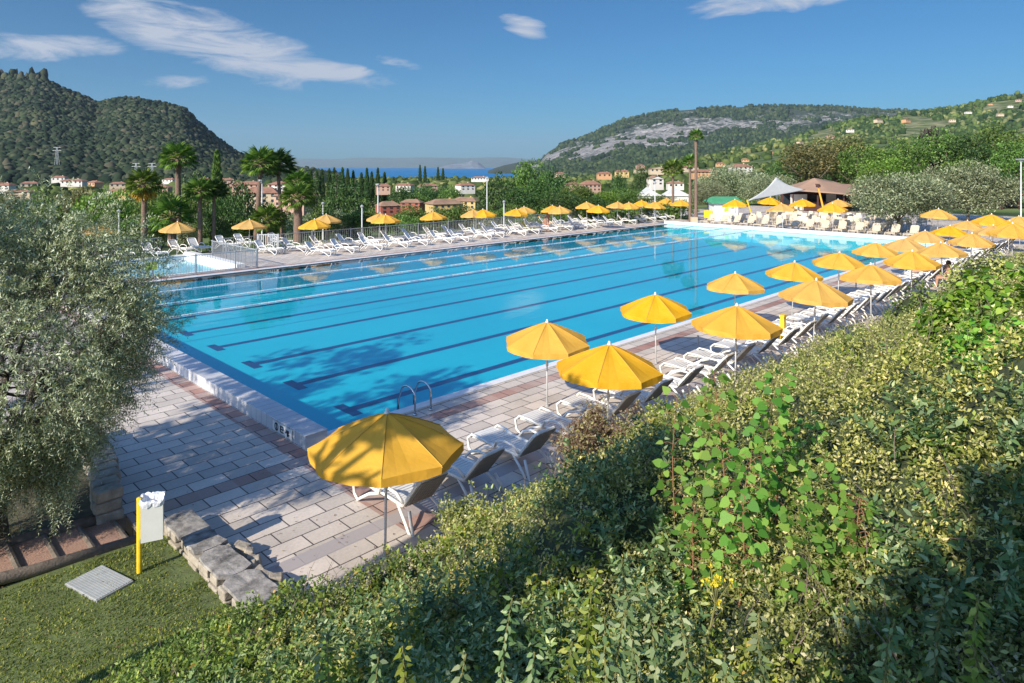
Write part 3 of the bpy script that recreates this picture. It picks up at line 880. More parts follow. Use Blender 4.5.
# ------------------------------------------------------------------ loungers
def make_lounger(mat, name='sun_lounger', detail=True, back=math.radians(50)):
    root = empty(name)
    W = .60
    m = MB()
    for k in range(17):
        y = -.93 + k * .074
        m.box((0, y, .33 + .012 * math.sin(k * .4)), (W - .08, .056, .018))
    for s in (-1, 1): m.tube([(s * (W / 2 - .02), -.97, .31), (s * (W / 2 - .02), -.3, .335), (s * (W / 2 - .02), .33, .33)], .026, 6)
    m.tube([(-W / 2 + .02, -.97, .31), (W / 2 - .02, -.97, .31)], .028, 6)
    m.build('seat', mat, root)
    m = MB(); cb, sb = math.cos(back), math.sin(back); L = .64
    for k in range(7):
        x = -.225 + k * .075
        m.add([(x - .032, .33, .33), (x + .032, .33, .33), (x + .032, .33 + L * cb, .33 + L * sb), (x - .032, .33 + L * cb, .33 + L * sb),
               (x - .032, .33 + .02 * sb, .33 - .02 * cb), (x + .032, .33 + .02 * sb, .33 - .02 * cb), (x + .032, .33 + L * cb + .02 * sb, .33 + L * sb - .02 * cb), (x - .032, .33 + L * cb + .02 * sb, .33 + L * sb - .02 * cb)],
              [(0, 1, 2, 3), (7, 6, 5, 4), (0, 4, 5, 1), (1, 5, 6, 2), (2, 6, 7, 3), (3, 7, 4, 0)])
    m.build('backrest', mat, root)
    m = MB()
    m.tube([(-W / 2 + .02, .33, .33), (-W / 2 + .025, .33 + L * cb * .9, .33 + L * sb * .9), (-.2, .33 + L * cb * 1.02, .33 + L * sb * 1.02), (.2, .33 + L * cb * 1.02, .33 + L * sb * 1.02),
            (W / 2 - .025, .33 + L * cb * .9, .33 + L * sb * .9), (W / 2 - .02, .33, .33)], .026, 6)
    m.tube([(-W / 2, .33 + L * cb * .5, .33 + L * sb * .5 - .02), (W / 2, .33 + L * cb * .5, .33 + L * sb * .5 - .02)], .02, 5)
    m.build('back_frame', mat, root)
    m = MB(); o_ = .024            # shade put into colour: dark ribs and panel on the backrest's rear
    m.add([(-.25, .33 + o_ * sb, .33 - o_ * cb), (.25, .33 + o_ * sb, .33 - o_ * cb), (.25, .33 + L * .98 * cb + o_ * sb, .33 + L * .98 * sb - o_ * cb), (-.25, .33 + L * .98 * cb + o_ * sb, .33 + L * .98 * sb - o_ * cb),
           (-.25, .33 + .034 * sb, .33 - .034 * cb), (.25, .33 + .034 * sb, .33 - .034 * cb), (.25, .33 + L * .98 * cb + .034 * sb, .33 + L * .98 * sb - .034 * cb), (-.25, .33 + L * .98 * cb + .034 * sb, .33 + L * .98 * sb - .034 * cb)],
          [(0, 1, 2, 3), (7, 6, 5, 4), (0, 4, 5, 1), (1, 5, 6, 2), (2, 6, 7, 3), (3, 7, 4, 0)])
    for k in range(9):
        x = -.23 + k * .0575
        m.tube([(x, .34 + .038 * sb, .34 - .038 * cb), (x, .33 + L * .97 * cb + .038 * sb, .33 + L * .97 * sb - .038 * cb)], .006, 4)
    m.build('back_shade_ribs', M['taupe'], root)
    for s in (-1, 1):
        m = MB()   # front loop leg that flows into the side frame
        m.tube([(s * .29, -.35, .32), (s * .32, -.62, .37), (s * .335, -.88, .38), (s * .335, -1.0, .28), (s * .335, -.97, .1), (s * .335, -.86, .02), (s * .335, -.78, .08), (s * .32, -.55, .22), (s * .29, -.3, .31)], .027, 6)
        m.build('leg', mat, root, smooth=True)
        m = MB()
        m.tube([(s * .28, .2, .31), (s * .32, .42, .17), (s * .33, .56, .02), (s * .33, .66, .02), (s * .32, .60, .16), (s * .28, .50, .31)], .026, 6)
        m.build('leg', mat, root, smooth=True)
        m = MB()
        m.tube([(s * .29, -.28, .32), (s * .345, -.18, .46), (s * .35, .02, .53), (s * .345, .26, .52), (s * .31, .38, .40)], .025, 6)
        m.build('armrest', mat, root, smooth=True)
    return root


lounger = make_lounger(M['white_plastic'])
bl = None
used = [False, False]


def put_lounger(x, y, rz, label, group, beige=False, back=None):
    global bl
    if beige and bl is None: bl = make_lounger(M['beige_plastic'], back=R(60))
    src = bl if beige else lounger; k = int(beige)
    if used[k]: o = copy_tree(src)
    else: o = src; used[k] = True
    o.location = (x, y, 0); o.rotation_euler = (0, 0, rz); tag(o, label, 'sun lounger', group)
    return o


# near side: heads away from the pool; where the photo lets one count them
nearu = [6.41, 7.62, 8.98, 10.31, 11.6, 12.85, 14.2, 15.62, 16.88, 18.3] + [18.3 + 1.22 * k for k in range(1, 31)]
for i, u in enumerate(nearu):
    put_lounger(u + random.uniform(-.05, .05), 8.78 + random.uniform(-.07, .07), math.pi + random.uniform(-.06, .06),
                f'white sun lounger, {ordw(i)} from the near end of the near row', 'sun loungers along the near side of the pool')
k = 0
for j in range(24):
    u = 21.2 + j * 1.85 + random.uniform(-.3, .3)
    put_lounger(u, 37.6 + random.uniform(-.25, .25), R(30) + random.uniform(-.1, .1), f'white sun lounger, {ordw(j)} from left, front row of the far side', 'sun loungers along the far side of the pool')
for j in range(25):
    u = 19.0 + j * 1.85 + random.uniform(-.3, .3)
    put_lounger(u, 40.3 + random.uniform(-.25, .25), R(30) + random.uniform(-.12, .12), f'white sun lounger, {ordw(j)} from left, back row by the far railing', 'sun loungers along the far side of the pool')
for j, (x, y) in enumerate(((104, 262), (125, 260), (158, 259), (185, 255), (203, 253), (232, 250), (250, 248), (285, 247))):
    X, Y = at(x, y); put_lounger(X, Y + .9, R(15) + random.uniform(-.1, .1), f'white sun lounger, {ordw(j)} from the left beyond the paddling pool', 'sun loungers beyond the paddling pool')
for j in range(15):
    put_lounger(57.9 + random.uniform(-.1, .1), 31.8 - j * 1.3, R(-90) + random.uniform(-.08, .08), f'beige sun lounger, {ordw(j)} from the kiosk in the row at the far end', 'sun loungers at the far end of the pool', True)


def make_chair():
    r_ = empty('plastic_chair'); mt = M['beige_plastic']
    m = MB(); m.box((0, 0, .43), (.46, .44, .03)); m.build('seat', mt, r_, bevel=.01)
    m = MB()
    m.add([(-.23, .2, .45), (.23, .2, .45), (.2, .3, .88), (-.2, .3, .88), (-.23, .23, .45), (.23, .23, .45), (.2, .33, .88), (-.2, .33, .88)],
          [(0, 1, 2, 3), (7, 6, 5, 4), (0, 4, 5, 1), (1, 5, 6, 2), (2, 6, 7, 3), (3, 7, 4, 0)]); m.build('backrest', mt, r_)
    for sx in (-1, 1):
        m = MB(); m.tube([(sx * .24, .22, .66), (sx * .26, -.1, .66), (sx * .25, -.2, .6)], .02, 5); m.build('armrest', mt, r_)
        for sy in (-1, 1):
            m = MB(); m.tube([(sx * .2, sy * .19, .42), (sx * .24, sy * .23, 0)], .02, 5); m.build('leg', mt, r_)
    return r_


chair = make_chair(); cu = False
for r_i in range(7):
    for c_i in range(12):
        u = 60.4 + r_i * 1.5 + random.uniform(-.2, .2); v = 31.0 - r_i * .25 - c_i * 1.2 + random.uniform(-.25, .25)
        o = copy_tree(chair) if cu else chair; cu = True
        o.location = (u, v, 0); o.rotation_euler = (0, 0, R(-90) + random.uniform(-.6, .6))
        tag(o, f'cream plastic armchair, {ordw(c_i)} from left in the {ordw(r_i)} row before the bar', 'chair', 'plastic chairs in front of the bar')


def make_table():
    r_ = empty('cafe_table')
    m = MB(); m.lathe([(.40, 0), (.42, .012), (.40, .03)], (0, 0, .70), 20); m.build('tabletop', M['beige_plastic'], r_)
    m = MB(); m.tube([(0, 0, .03), (0, 0, .7)], .035, 8); m.build('column', M['beige_plastic'], r_)
    m = MB(); m.box((0, 0, .03), (.6, .07, .04)); m.box((0, 0, .03), (.07, .6, .042)); m.build('foot', M['beige_plastic'], r_)
    return r_


tb = make_table()
for i, (u, v) in enumerate(((62.4, 27.2), (64.8, 24.2), (62.6, 21.5), (65.2, 19.3), (64.9, 28.9), (62.3, 18.2))):
    o = copy_tree(tb) if i else tb; o.location = (u, v, 0)
    tag(o, f'round cream plastic table, {ordw(i)} from the pool, among the bar chairs', 'table', 'plastic tables in front of the bar')

#@@STRUCT
# ------------------------------------------------------------------ kiosk, bar, sail, lamps
kx, ky = on(723, 66.5)
k_ = empty('kiosk', (kx, ky, 0), HEADING - R(90))
tag(k_, 'small white kiosk with a green roof and a lime stripe at the far end', 'kiosk')
m = MB(); m.box((0, 0, .95), (2.3, 2.0, 1.9)); m.build('wall', M['coping_white'], k_)
m = MB(); m.add([(-1.5, -1.3, 1.88), (1.6, -1.3, 1.88), (1.6, 1.3, 2.0), (-1.5, 1.3, 2.0), (-1.1, 0, 2.42), (1.3, 0, 2.42), (-1.5, -1.3, 1.8), (1.6, -1.3, 1.8), (1.6, 1.3, 1.9), (-1.5, 1.3, 1.9)],
      [(0, 1, 5, 4), (2, 3, 4, 5), (1, 2, 5), (3, 0, 4), (0, 6, 7, 1), (1, 7, 8, 2), (2, 8, 9, 3), (3, 9, 6, 0), (9, 8, 7, 6)]); m.build('roof', M['green_roof'], k_)
m = MB(); m.box((.05, -1.01, 1.45), (.35, .02, .8)); m.box((-.1, -1.012, 1.15), (.2, .02, .3)); m.build('painted_stripe', M['lime_paint'], k_)
m = MB(); m.box((.6, -1.012, 1.4), (.25, .03, .2)); m.build('vent', M['grey_metal'], k_)

bx, by = on(826, 80)
bar = empty('bar_pavilion', (bx, by, 0), HEADING - R(90))
tag(bar, 'open-fronted bar pavilion under a wide brown tent-shaped roof', 'pavilion')
m = MB()
rp = [(-4.2, 0, 2.55), (-.5, -2.6, 2.3), (4.4, -2.2, 1.85), (7.2, 1.5, 2.2), (6.0, 6, 2.5), (-3.8, 6, 2.5)]
apex1, apex2 = (-.6, 1.8, 3.95), (3.6, 2.6, 3.3)
nseg = 8; V = []; Fs = []
ring = []
for i in range(len(rp)):
    a_, b2 = np.array(rp[i]), np.array(rp[(i + 1) % len(rp)])
    for t in range(nseg):
        p = a_ + (b2 - a_) * t / nseg; ring.append(p)
n = len(ring)
for q in range(7):
    f = q / 6
    for p in ring:
        A_ = np.array(apex1) if p[0] < 2 else np.array(apex1) * .0 + np.array(apex2) * .55 + np.array(apex1) * .45
        x = p + (A_ - p) * f
        x[2] = p[2] + (A_[2] - p[2]) * (f ** 1.25)
        V.append(x)
for q in range(6):
    for i in range(n): Fs.append((q * n + i, q * n + (i + 1) % n, (q + 1) * n + (i + 1) % n, (q + 1) * n + i))
m.add(V, Fs); o = m.build('tent_roof', M['tent_brown'], bar, smooth=True)
so = o.modifiers.new('solid', 'SOLIDIFY'); so.thickness = .05
for x, y in ((-3.6, .6), (-1.5, -1.2), (1.2, -1.8), (3.8, -1.5), (5.8, .8)):
    m = MB(); m.box((x, y, 1.0), (.14, .14, 2.0)); m.build('post', M['dark_wood'], bar)
m = MB(); m.box((1, 4.6, 1.1), (9, .2, 2.2)); m.build('back_wall', M['dark_wood'], bar)
m = MB(); m.box((.5, 1.2, .55), (5, .6, 1.1)); m.build('counter', M['dark_wood'], bar)
m = MB(); [m.box((-2.8 + k * 1.1, 4.47, 1.25), (.8, .04, 1.0)) for k in range(7)]; m.build('bottle_shelves', M['glass_dark'], bar)
m = MB(); m.box((-2.2, 2.4, 1.0), (2.0, .05, 1.9)); m.box((2.2, 3.4, 1.0), (1.2, .05, 1.9)); m.build('pale_curtain', WALLS[2], bar)
# annex roof to the right
m = MB(); m.add([(4.5, 2.4, 2.2), (9.5, 2.4, 1.9), (9.5, 6.5, 2.7), (4.5, 6.5, 3.2), (4.5, 2.4, 2.1), (9.5, 2.4, 1.8), (9.5, 6.5, 2.6), (4.5, 6.5, 3.1)], [(0, 1, 2, 3), (7, 6, 5, 4), (0, 4, 5, 1), (1, 5, 6, 2), (2, 6, 7, 3), (3, 7, 4, 0)]); m.build('side_roof', M['roof_brown'], bar)
ms = empty('yellow_mast', (*on(825, 74), 0)); tag(ms, 'leaning yellow mast holding up the tent roof of the bar', 'mast')
m = MB(); m.tube([(0, 0, 0), (-.25, .3, 1.7), (-.5, .6, 3.4)], [.12, .10, .07], 8); m.build('pole', M['orange_paint'], ms)
m = MB(); m.box((-.5, .6, 3.4), (.9, .12, .1), .8); m.box((-.45, .55, 3.2), (.5, .3, .25), .8); m.build('head', M['dark_wood'], ms)
# shade sail: a triangle with hollow edges
D_ = 72
def P3(px, py, d): x, y = on(px, d); return np.array((x, y, zat(py, d)))
A_, B_, C_ = P3(776, 177, 74), P3(747, 201, 70), P3(806, 190, 76)
V = []; Fs = []; n = 14
for i in range(n + 1):
    for j_ in range(n + 1 - i):
        a_, b2 = i / n, j_ / n; c2 = 1 - a_ - b2
        p = A_ * c2 + B_ * b2 + C_ * a_
        cen = (A_ + B_ + C_) / 3
        e = max(a_ * b2, b2 * c2, a_ * c2) * (1 - 3 * min(a_, b2, c2))
        p = p + (cen - p) * .9 * e
        p[2] -= .5 * a_ * b2 + .2 * b2 * c2
        V.append(p)
idx = {}; q = 0
for i in range(n + 1):
    for j_ in range(n + 1 - i): idx[(i, j_)] = q; q += 1
for i in range(n):
    for j_ in range(n - i):
        Fs.append((idx[(i, j_)], idx[(i + 1, j_)], idx[(i, j_ + 1)]))
        if j_ < n - i - 1: Fs.append((idx[(i + 1, j_)], idx[(i + 1, j_ + 1)], idx[(i, j_ + 1)]))
m = MB(); m.add(V, Fs)
sl = empty('shade_sail', (*on(776, 73), 0)); tag(sl, 'grey-white triangular shade sail rising to a point left of the bar roof', 'shade sail')
m.v = [(v[0] - sl.location.x, v[1] - sl.location.y, v[2]) for v in m.v]
o = m.build('sail', M['sail'], sl, smooth=True); so = o.modifiers.new('solid', 'SOLIDIFY'); so.thickness = .02
x, y = on(747, 70); x2, y2 = on(753, 70)
m = MB(); m.tube([(x2 - sl.location.x, y2 - sl.location.y, 0), (x - sl.location.x, y - sl.location.y, zat(200, 70))], .07, 8); m.build('pole', M['yellow_paint'], sl)
m = MB(); m.tube([(on(778, 75)[0] - sl.location.x, on(778, 75)[1] - sl.location.y, 0), (A_[0] - sl.location.x, A_[1] - sl.location.y, A_[2])], .06, 8); m.build('pole', M['grey_metal'], sl)


def lamp_post(px, ytop, ybase, d, label, head=True, z0=None):
    x, y = on(px, d); zt = zat(ytop, d); zb = min(zat(ybase, d), 0) if z0 is None else z0
    r_ = empty('lamp_post', (x, y, zb)); tag(r_, label, 'lamp post', 'lamp posts round the terrace')
    m = MB(); m.tube([(0, 0, 0), (0, 0, zt - zb)], [.06, .045], 8); m.build('pole', M['white_metal'], r_)
    m = MB()
    if head: m.box((.0, 0, zt - zb + .06), (.9, .25, .12), HEADING); m.box((.0, 0, zt - zb - .08), (.3, .1, .16), HEADING)
    else: m.lathe([(.04, 0), (.12, .05), (.14, .15), (.05, .24)], (0, 0, zt - zb), 10)
    m.build('lamp_head', M['grey_metal'], r_)


for a in ((487, 178, 222, 66, 'tall floodlight pole left of the dense trees behind the railing', True), (378, 185, 226, 60, 'tall white pole rising from the hedge in the valley', True),
          (262, 181, 240, 52, 'white pole between the left palm trunks', True), (323, 205, 240, 52, 'short lamp post behind the pair of parasols', False),
          (504, 203, 226, 62, 'short lamp post right of the floodlight pole', False), (362, 208, 240, 52, 'thin lamp post left of the double parasol', False),
          (655, 184, 222, 68, 'thin yellowish pole behind the far row of parasols', False), (119, 213, 245, 46, 'thin green net pole beyond the half-hidden parasol', False),
          (177, 190, 232, 60, 'white pole in front of the tallest left palm', False), (1021, 160, 225, 60, 'grey pole at the right border', True)):
    lamp_post(*a)
for px, y1, d, lab in ((159, 248, 45, 'lime square sign hanging on the railing of the paddling pool'),):
    x, y = at(168, 262); r_ = MB(); r_.box((0, 0, .55), (.55, .03, .38), 0); r_.tube([(-.1, .04, 0), (-.1, .04, .5)], .015, 5)
    o = r_.build('small_sign', M['lime_paint'], loc=(10.9, 35.28, .1)); tag(o, lab, 'sign')
r_ = MB(); x, y = on(725 - 17, 66); r_.box((0, 0, .75), (.8, .1, .7), HEADING - R(90)); r_.box((0, 0, .2), (.1, .1, .4)); tag(r_.build('notice_board', M['yellow_paint'], loc=(x, y, 0)), 'small yellow notice board left of the kiosk', 'sign')
r_ = MB(); x, y = on(752 - 58, 65); r_.box((0, 0, .25), (.6, .4, .5), HEADING - R(90)); r_.box((0, 0, .52), (.64, .44, .05), HEADING - R(90)); tag(r_.build('cabinet', WALLS[0], loc=(x, y, 0)), 'low white cabinet at the foot of the right palms', 'cabinet')
r_ = MB(); r_.box((0, 0, .38), (.17, .12, .75)); r_.box((0, 0, .79), (.2, .15, .06)); x, y = at(783, 341); tag(r_.build('yellow_box_post', M['yellow_paint'], loc=(x, y, 0)), 'short yellow box post among the near loungers', 'box')
for i, (x, y) in enumerate(((698, 346), (792, 311))):
    pass
for i, (px, py, lab) in enumerate(((698, 347, 'short grey parasol socket in the round shade near the pool edge'), (856, 290, 'short grey parasol socket between far parasols of the pool row'), (487, 527 - 20, 'short grey tube standing on the paving beside the shrubs'))):
    x, y = at(px, py); m = MB(); m.lathe([(.05, 0), (.05, .02), (.028, .03), (.028, .34), (.02, .35)], (0, 0, .002), 10); tag(m.build('parasol_socket', M['grey_metal'], loc=(x, y, 0), smooth=False), lab, 'socket')

x, y = on(985, 86)
sh = empty('shelter', (x, y, 0), HEADING - R(90)); tag(sh, 'low dark open shelter in the shade behind the second olive tree', 'shelter')
m = MB(); m.box((0, 0, 1.85), (11, 3.6, .16)); m.build('roof', M['roof_brown'], sh)
m = MB(); m.box((0, 1.6, .9), (10.6, .1, 1.75)); m.build('back_wall', M['dark_wood'], sh)
for k in range(6):
    m = MB(); m.box((-5.2 + k * 2.08, -1.6, .88), (.12, .12, 1.76)); m.build('post', M['dark_wood'], sh)

#@@LEFT
# ------------------------------------------------------------------ steps, wall, bin (lower left)
def zbank(X, Y):
    """slope from the terrace up to where the photographer stands"""
    X = np.asarray(X, float); Y = np.asarray(Y, float)
    base = 3.9 * np.clip(1 - Y / 7.4, -.0, 1.35)
    left = smooth(3.9, 2.6, X) if False else 1 - smooth(2.4, 4.2, X)
    lawn = .05 + 3.7 * np.clip(1 - Y / 8.6, 0, 1.3)
    z = base * (1 - left) + lawn * left
    return z + (fbm(X * .7, Y * .7, 5) - .5) * .12 * np.clip(z, 0, 1)


def patch(name, x0, x1, y0, y1, nx, ny, zf, mat, mask=None, smooth_=True):
    xs = np.linspace(x0, x1, nx); ys = np.linspace(y0, y1, ny)
    X, Y = np.meshgrid(xs, ys, indexing='ij'); Z = zf(X, Y)
    V = np.stack([X, Y, Z], -1).reshape(-1, 3)
    i, j = np.meshgrid(np.arange(nx - 1), np.arange(ny - 1), indexing='ij'); a = i * ny + j
    Fq = np.stack([a, a + ny, a + ny + 1, a + 1], -1).reshape(-1, 4)
    if mask is not None:
        cx = (X[:-1, :-1] + X[1:, 1:]) / 2; cy = (Y[:-1, :-1] + Y[1:, 1:]) / 2
        Fq = Fq[mask(cx, cy).reshape(-1)]
    return np_mesh(name, V, Fq, 4, mat, smooth=smooth_)


tag(patch('hillside_soil', 3.45, 88, -14, 7.15, 260, 120, lambda X, Y: zbank(X, Y) + .012, M['soil']), kind='structure')
tag(patch('lawn', -14, 3.5, -14, 10.86, 160, 220, lambda X, Y: zbank(X, Y) + .015, M['lawn']), kind='structure')

wall = empty('stone_wall', (3.72, 10.85, 0)); tag(wall, 'low dry stone wall with flat weathered cap stones beside the lawn', 'wall')
m = MB()
rr = random.Random(3)
y = 0.0
while y > -3.6:                                  # courses of rough stones
    for z0, z1 in ((-.1, .08), (.08, .20)):
        ln = rr.uniform(.2, .36)
        for xx in (-.11, .11):
            m.box((xx + rr.uniform(-.02, .02), y - ln / 2, (z0 + z1) / 2), (.22 + rr.uniform(0, .05), ln - .015, z1 - z0 - .01), rr.uniform(-.06, .06))
    y -= .36
m.build('stones', M['stone'], wall, bevel=.014)
m = MB(); y = .04
while y > -3.3:                                   # big flat slabs with broken outlines
    ln = rr.uniform(.38, .95); k = 14; pts = []
    for a in range(k):
        t = 2 * math.pi * (a + .5) / k; q_ = 1 / max(abs(math.cos(t)), abs(math.sin(t)))
        q_ = min(q_, 1.32)
        pts.append((rr.uniform(.80, 1.05) * .235 * q_ * math.cos(t), rr.uniform(.97, 1.03) * ln * .49 * q_ * math.sin(t) - ln / 2 + y))
    zt = .235 + rr.uniform(-.012, .012)
    m.add([(p[0], p[1], zt + rr.uniform(-.008, .008)) for p in pts] + [(p[0] * 1.02, p[1], zt - .035) for p in pts] + [(sum(p[0] for p in pts) / k, sum(p[1] for p in pts) / k, zt + .01)],
          [(i, (i + 1) % k, 2 * k) for i in range(k)] + [(i, k + i, k + (i + 1) % k, (i + 1) % k) for i in range(k)])
    y -= ln * 1.0
m.build('cap_stones', M['stone_top'], wall)
m = MB()      # broken edge stones on the paving side
for i in range(16):
    m.box((.29 + rr.uniform(-.04, .1), -1.2 - i * .13, .06 + rr.uniform(0, .08)), (rr.uniform(.1, .22), rr.uniform(.1, .2), rr.uniform(.1, .2)), rr.uniform(0, 1.5), rr.uniform(-.3, .3))
m.build('edge_stones', M['stone'], wall, bevel=.02)

tag(patch('planting_bed', -3.2, 3.22, 11.95, 15.0, 60, 30, lambda X, Y: .03 + .12 * fbm(X * 2, Y * 2, 12), M['soil']), kind='structure')
wall2 = empty('stone_wall', (3.3, 11.9, 0)); tag(wall2, 'dark curved stone wall behind the steps under the olive tree', 'wall')
m = MB()
for i in range(13):
    for kz in range(3):
        m.box((-.25 + .35 * math.sin(i * .2) + rr.uniform(-.03, .03), i * .3, .08 + kz * .17), (.38, .29, .165), rr.uniform(-.1, .1))
m.build('stones', M['stone'], wall2, bevel=.03)

st = empty('garden_steps', (3.1, 10.9, 0)); tag(st, 'timber edged garden steps filled with red gravel leading off to the left', 'steps')
for i in range(9):
    m = MB(); m.box((-.22 - i * .44, .46, i * .05 - .02), (.43, .84, .10)); m.build('tread', M['gravel'], st)
    m = MB(); m.tube([(-.02 - i * .44, .0, .0 + i * .05), (-.02 - i * .44, .92, .0 + i * .05)], .05, 8); m.build('riser_log', M['log'], st)
for yy in (-.05, .96):
    m = MB(); m.tube([(.1, yy, .04), (-1.2, yy + rr.uniform(-.02, .02), .13), (-2.6, yy + .02, .30), (-4.2, yy, .46)], [.085, .08, .09, .08], 8); m.build('edge_log', M['log'], st, smooth=True)

dp = empty('litter_bin', (2.93, 9.95, .05)); tag(dp, 'square white litter bin with a plastic bag on a yellow post', 'litter bin')
m = MB(); m.tube([(0, 0, -.05), (0, 0, .98)], .033, 10); m.lathe([(.036, 0), (.036, .02), (.01, .035)], (0, 0, .98), 10); m.build('post', M['yellow_paint'], dp, smooth=False)
hb = HEADING - R(90)
bc = np.array((.17 * SH + .02, -.17 * CH + .05))
def sq(z, h, mb, t0, t1): mb.box((bc[0], bc[1], z), (t0, t1, h), hb + R(25))
m = MB()
for s in (-1, 1):
    a = hb + R(25)
    m.box((bc[0] + s * .125 * math.cos(a), bc[1] + s * .125 * math.sin(a), .72), (.012, .25, .52), a)
    m.box((bc[0] - s * .125 * math.sin(a), bc[1] + s * .125 * math.cos(a), .72), (.262, .012, .52), a)
sq(.465, .012, m, .25, .25)
m.build('bin_body', M['bin'], dp)
m = MB(); a = hb + R(25); n = 32; V = []
for q, (r0, z) in enumerate(((.139, .92), (.150, .975), (.142, .995), (.118, .985), (.10, .90), (.09, .70))):
    for k in range(n):
        t = 2 * math.pi * k / n; sqr = 1 / max(abs(math.cos(t)), abs(math.sin(t)))
        r = r0 * min(sqr, 1.3) + rr.uniform(-.006, .006); zz = z + rr.uniform(-.018, .018)
        V.append((bc[0] + r * math.cos(t + a), bc[1] + r * math.sin(t + a), zz))
m.add(V, [(q * n + k, q * n + (k + 1) % n, (q + 1) * n + (k + 1) % n, (q + 1) * n + k) for q in range(5) for k in range(n)] + [tuple(5 * n + k for k in range(n))])
m.build('bin_bag', M['bag'], dp)
m = MB()
for zz in (.60, .85): m.box((.05, -.02, zz), (.10, .03, .03), hb)
m.build('bracket', M['yellow_paint'], dp)

c1, c2, c3 = (np.array(at(*p, .04)) for p in ((66, 588), (100, 568), (132, 584)))
cen = (c1 + c3) / 2; eu = c3 - c2; ev = c2 - c1
dc = empty('drain_cover', (cen[0], cen[1], .075), math.atan2(eu[1], eu[0])); tag(dc, 'rectangular grey slatted drain cover lying in the grass', 'drain cover')
du, dv = float(np.linalg.norm(eu)), float(np.linalg.norm(ev))
m = MB(); m.box((0, 0, 0), (du, dv, .03)); m.build('frame', M['grey_metal'], dc, bevel=.005)
m = MB()
for k in range(14): m.box((0, -dv / 2 + dv * (k + .5) / 14, .018), (du - .04, dv / 14 * .72, .008))
m.build('slats', M['drain'], dc)

#@@PLANTS
# ------------------------------------------------------------------ trees
def tree_skeleton(mb, h, spread, n1=6, n2=3, r0=.14, fork=.35, lean=0.0, seed=0, crook=.15):
    q = random.Random(seed); tips = []
    top = np.array((lean * h * fork, 0, h * fork))
    mb.tube([(0, 0, -.3), (lean * .3 * h * fork, q.uniform(-.1, .1) * r0 * 3, h * fork * .5), tuple(top)], [r0 * 1.35, r0, r0 * .8], 9)
    for i in range(n1):
        a = 2 * math.pi * i / n1 + q.uniform(-.4, .4); el = q.uniform(.45, 1.25)
        L = q.uniform(.75, 1.1) * spread
        d = np.array((math.cos(a) * math.cos(el), math.sin(a) * math.cos(el), math.sin(el)))
        p1 = top + d * L * .5 + np.array([q.uniform(-1, 1) * crook * L for _ in range(3)]) * .5
        zmax = h * .96
        p2 = top + d * L; p2[2] = min(p2[2] + .15 * L, zmax)
        mb.tube([tuple(top), tuple(p1), tuple(p2)], [r0 * .55, r0 * .35, r0 * .14], 6)
        tips += [p1, p2]
        for j in range(n2):
            a2 = q.uniform(0, 6.28); d2 = np.array((math.cos(a2), math.sin(a2), q.uniform(-.1, .9)))
            p3 = p1 + d2 * L * q.uniform(.3, .55)
            mb.tube([tuple(p1), tuple((p1 + p3) / 2 + np.array((0, 0, .04 * L))), tuple(p3)], [r0 * .28, r0 * .18, r0 * .07], 5)
            tips.append(p3)
    return tips


def make_tree(name, h, w, leaf_mat, n_puff=46, per=70, leaf=.26, trunk_frac=.22, seed=0, bark='bark', squash=1.0, droop=0.0, T=KITE, wd=.62):
    """crown built of ragged leaf puffs spread through an uneven volume; height h, width w"""
    global rng
    rng = np.random.default_rng(seed)
    root = empty(name)
    m = MB(); tree_skeleton(m, h * .8, w * .42, r0=.022 * h, fork=trunk_frac + .1, seed=seed); m.build('trunk', M[bark], root, smooth=True)
    ch = h * (1 - trunk_frac); cz = h * trunk_frac + ch * .5
    P = []; tries = 0
    while len(P) < n_puff and tries < 20000:
        tries += 1
        p = rng.uniform(-1, 1, 3)
        rr_ = np.linalg.norm(p)
        if rr_ > 1 or rr_ < .35: continue
        ang = math.atan2(p[1], p[0])
        lump = .78 + .22 * math.sin(ang * 3 + seed) * math.cos(p[2] * 4 + seed * 2)
        if rr_ > lump: continue
        if p[2] < -.55 and rng.random() < .6: continue
        P.append(p)
    P = np.array(P)
    cen = P * np.array((w / 2, w / 2, ch / 2 * squash)) * .9 + np.array((0, 0, cz))
    pr = w * rng.uniform(.085, .16, len(P))
    n = len(P) * per
    idx = np.repeat(np.arange(len(P)), per)
    d = unit(rng.normal(size=(n, 3))); rad = pr[idx] * rng.uniform(.3, 1.0, n) ** .5
    d[:, 2] *= .75
    pts = cen[idx] + d * rad[:, None]
    ax = unit(d + rng.normal(size=(n, 3)) * .7 + np.array((0, 0, .25 - droop)))
    L = leaf * rng.uniform(.6, 1.3, n)
    V, lp, k = leaf_geo(pts, ax, L, L * wd, T)
    np_mesh('crown', V, lp, k, leaf_mat, root)
    return root


LIB = {}
def lib(kind, *a, **k): LIB[kind] = [make_tree('tree', *a, seed=s, **k) for s in (11, 12, 13)]


def take(kind, i=0):
    """hands out the prototype itself the first time, copies after"""
    o = LIB[kind][i % len(LIB[kind])]
    if o.get('used'): c = copy_tree(o); return c
    o['used'] = 1; return o


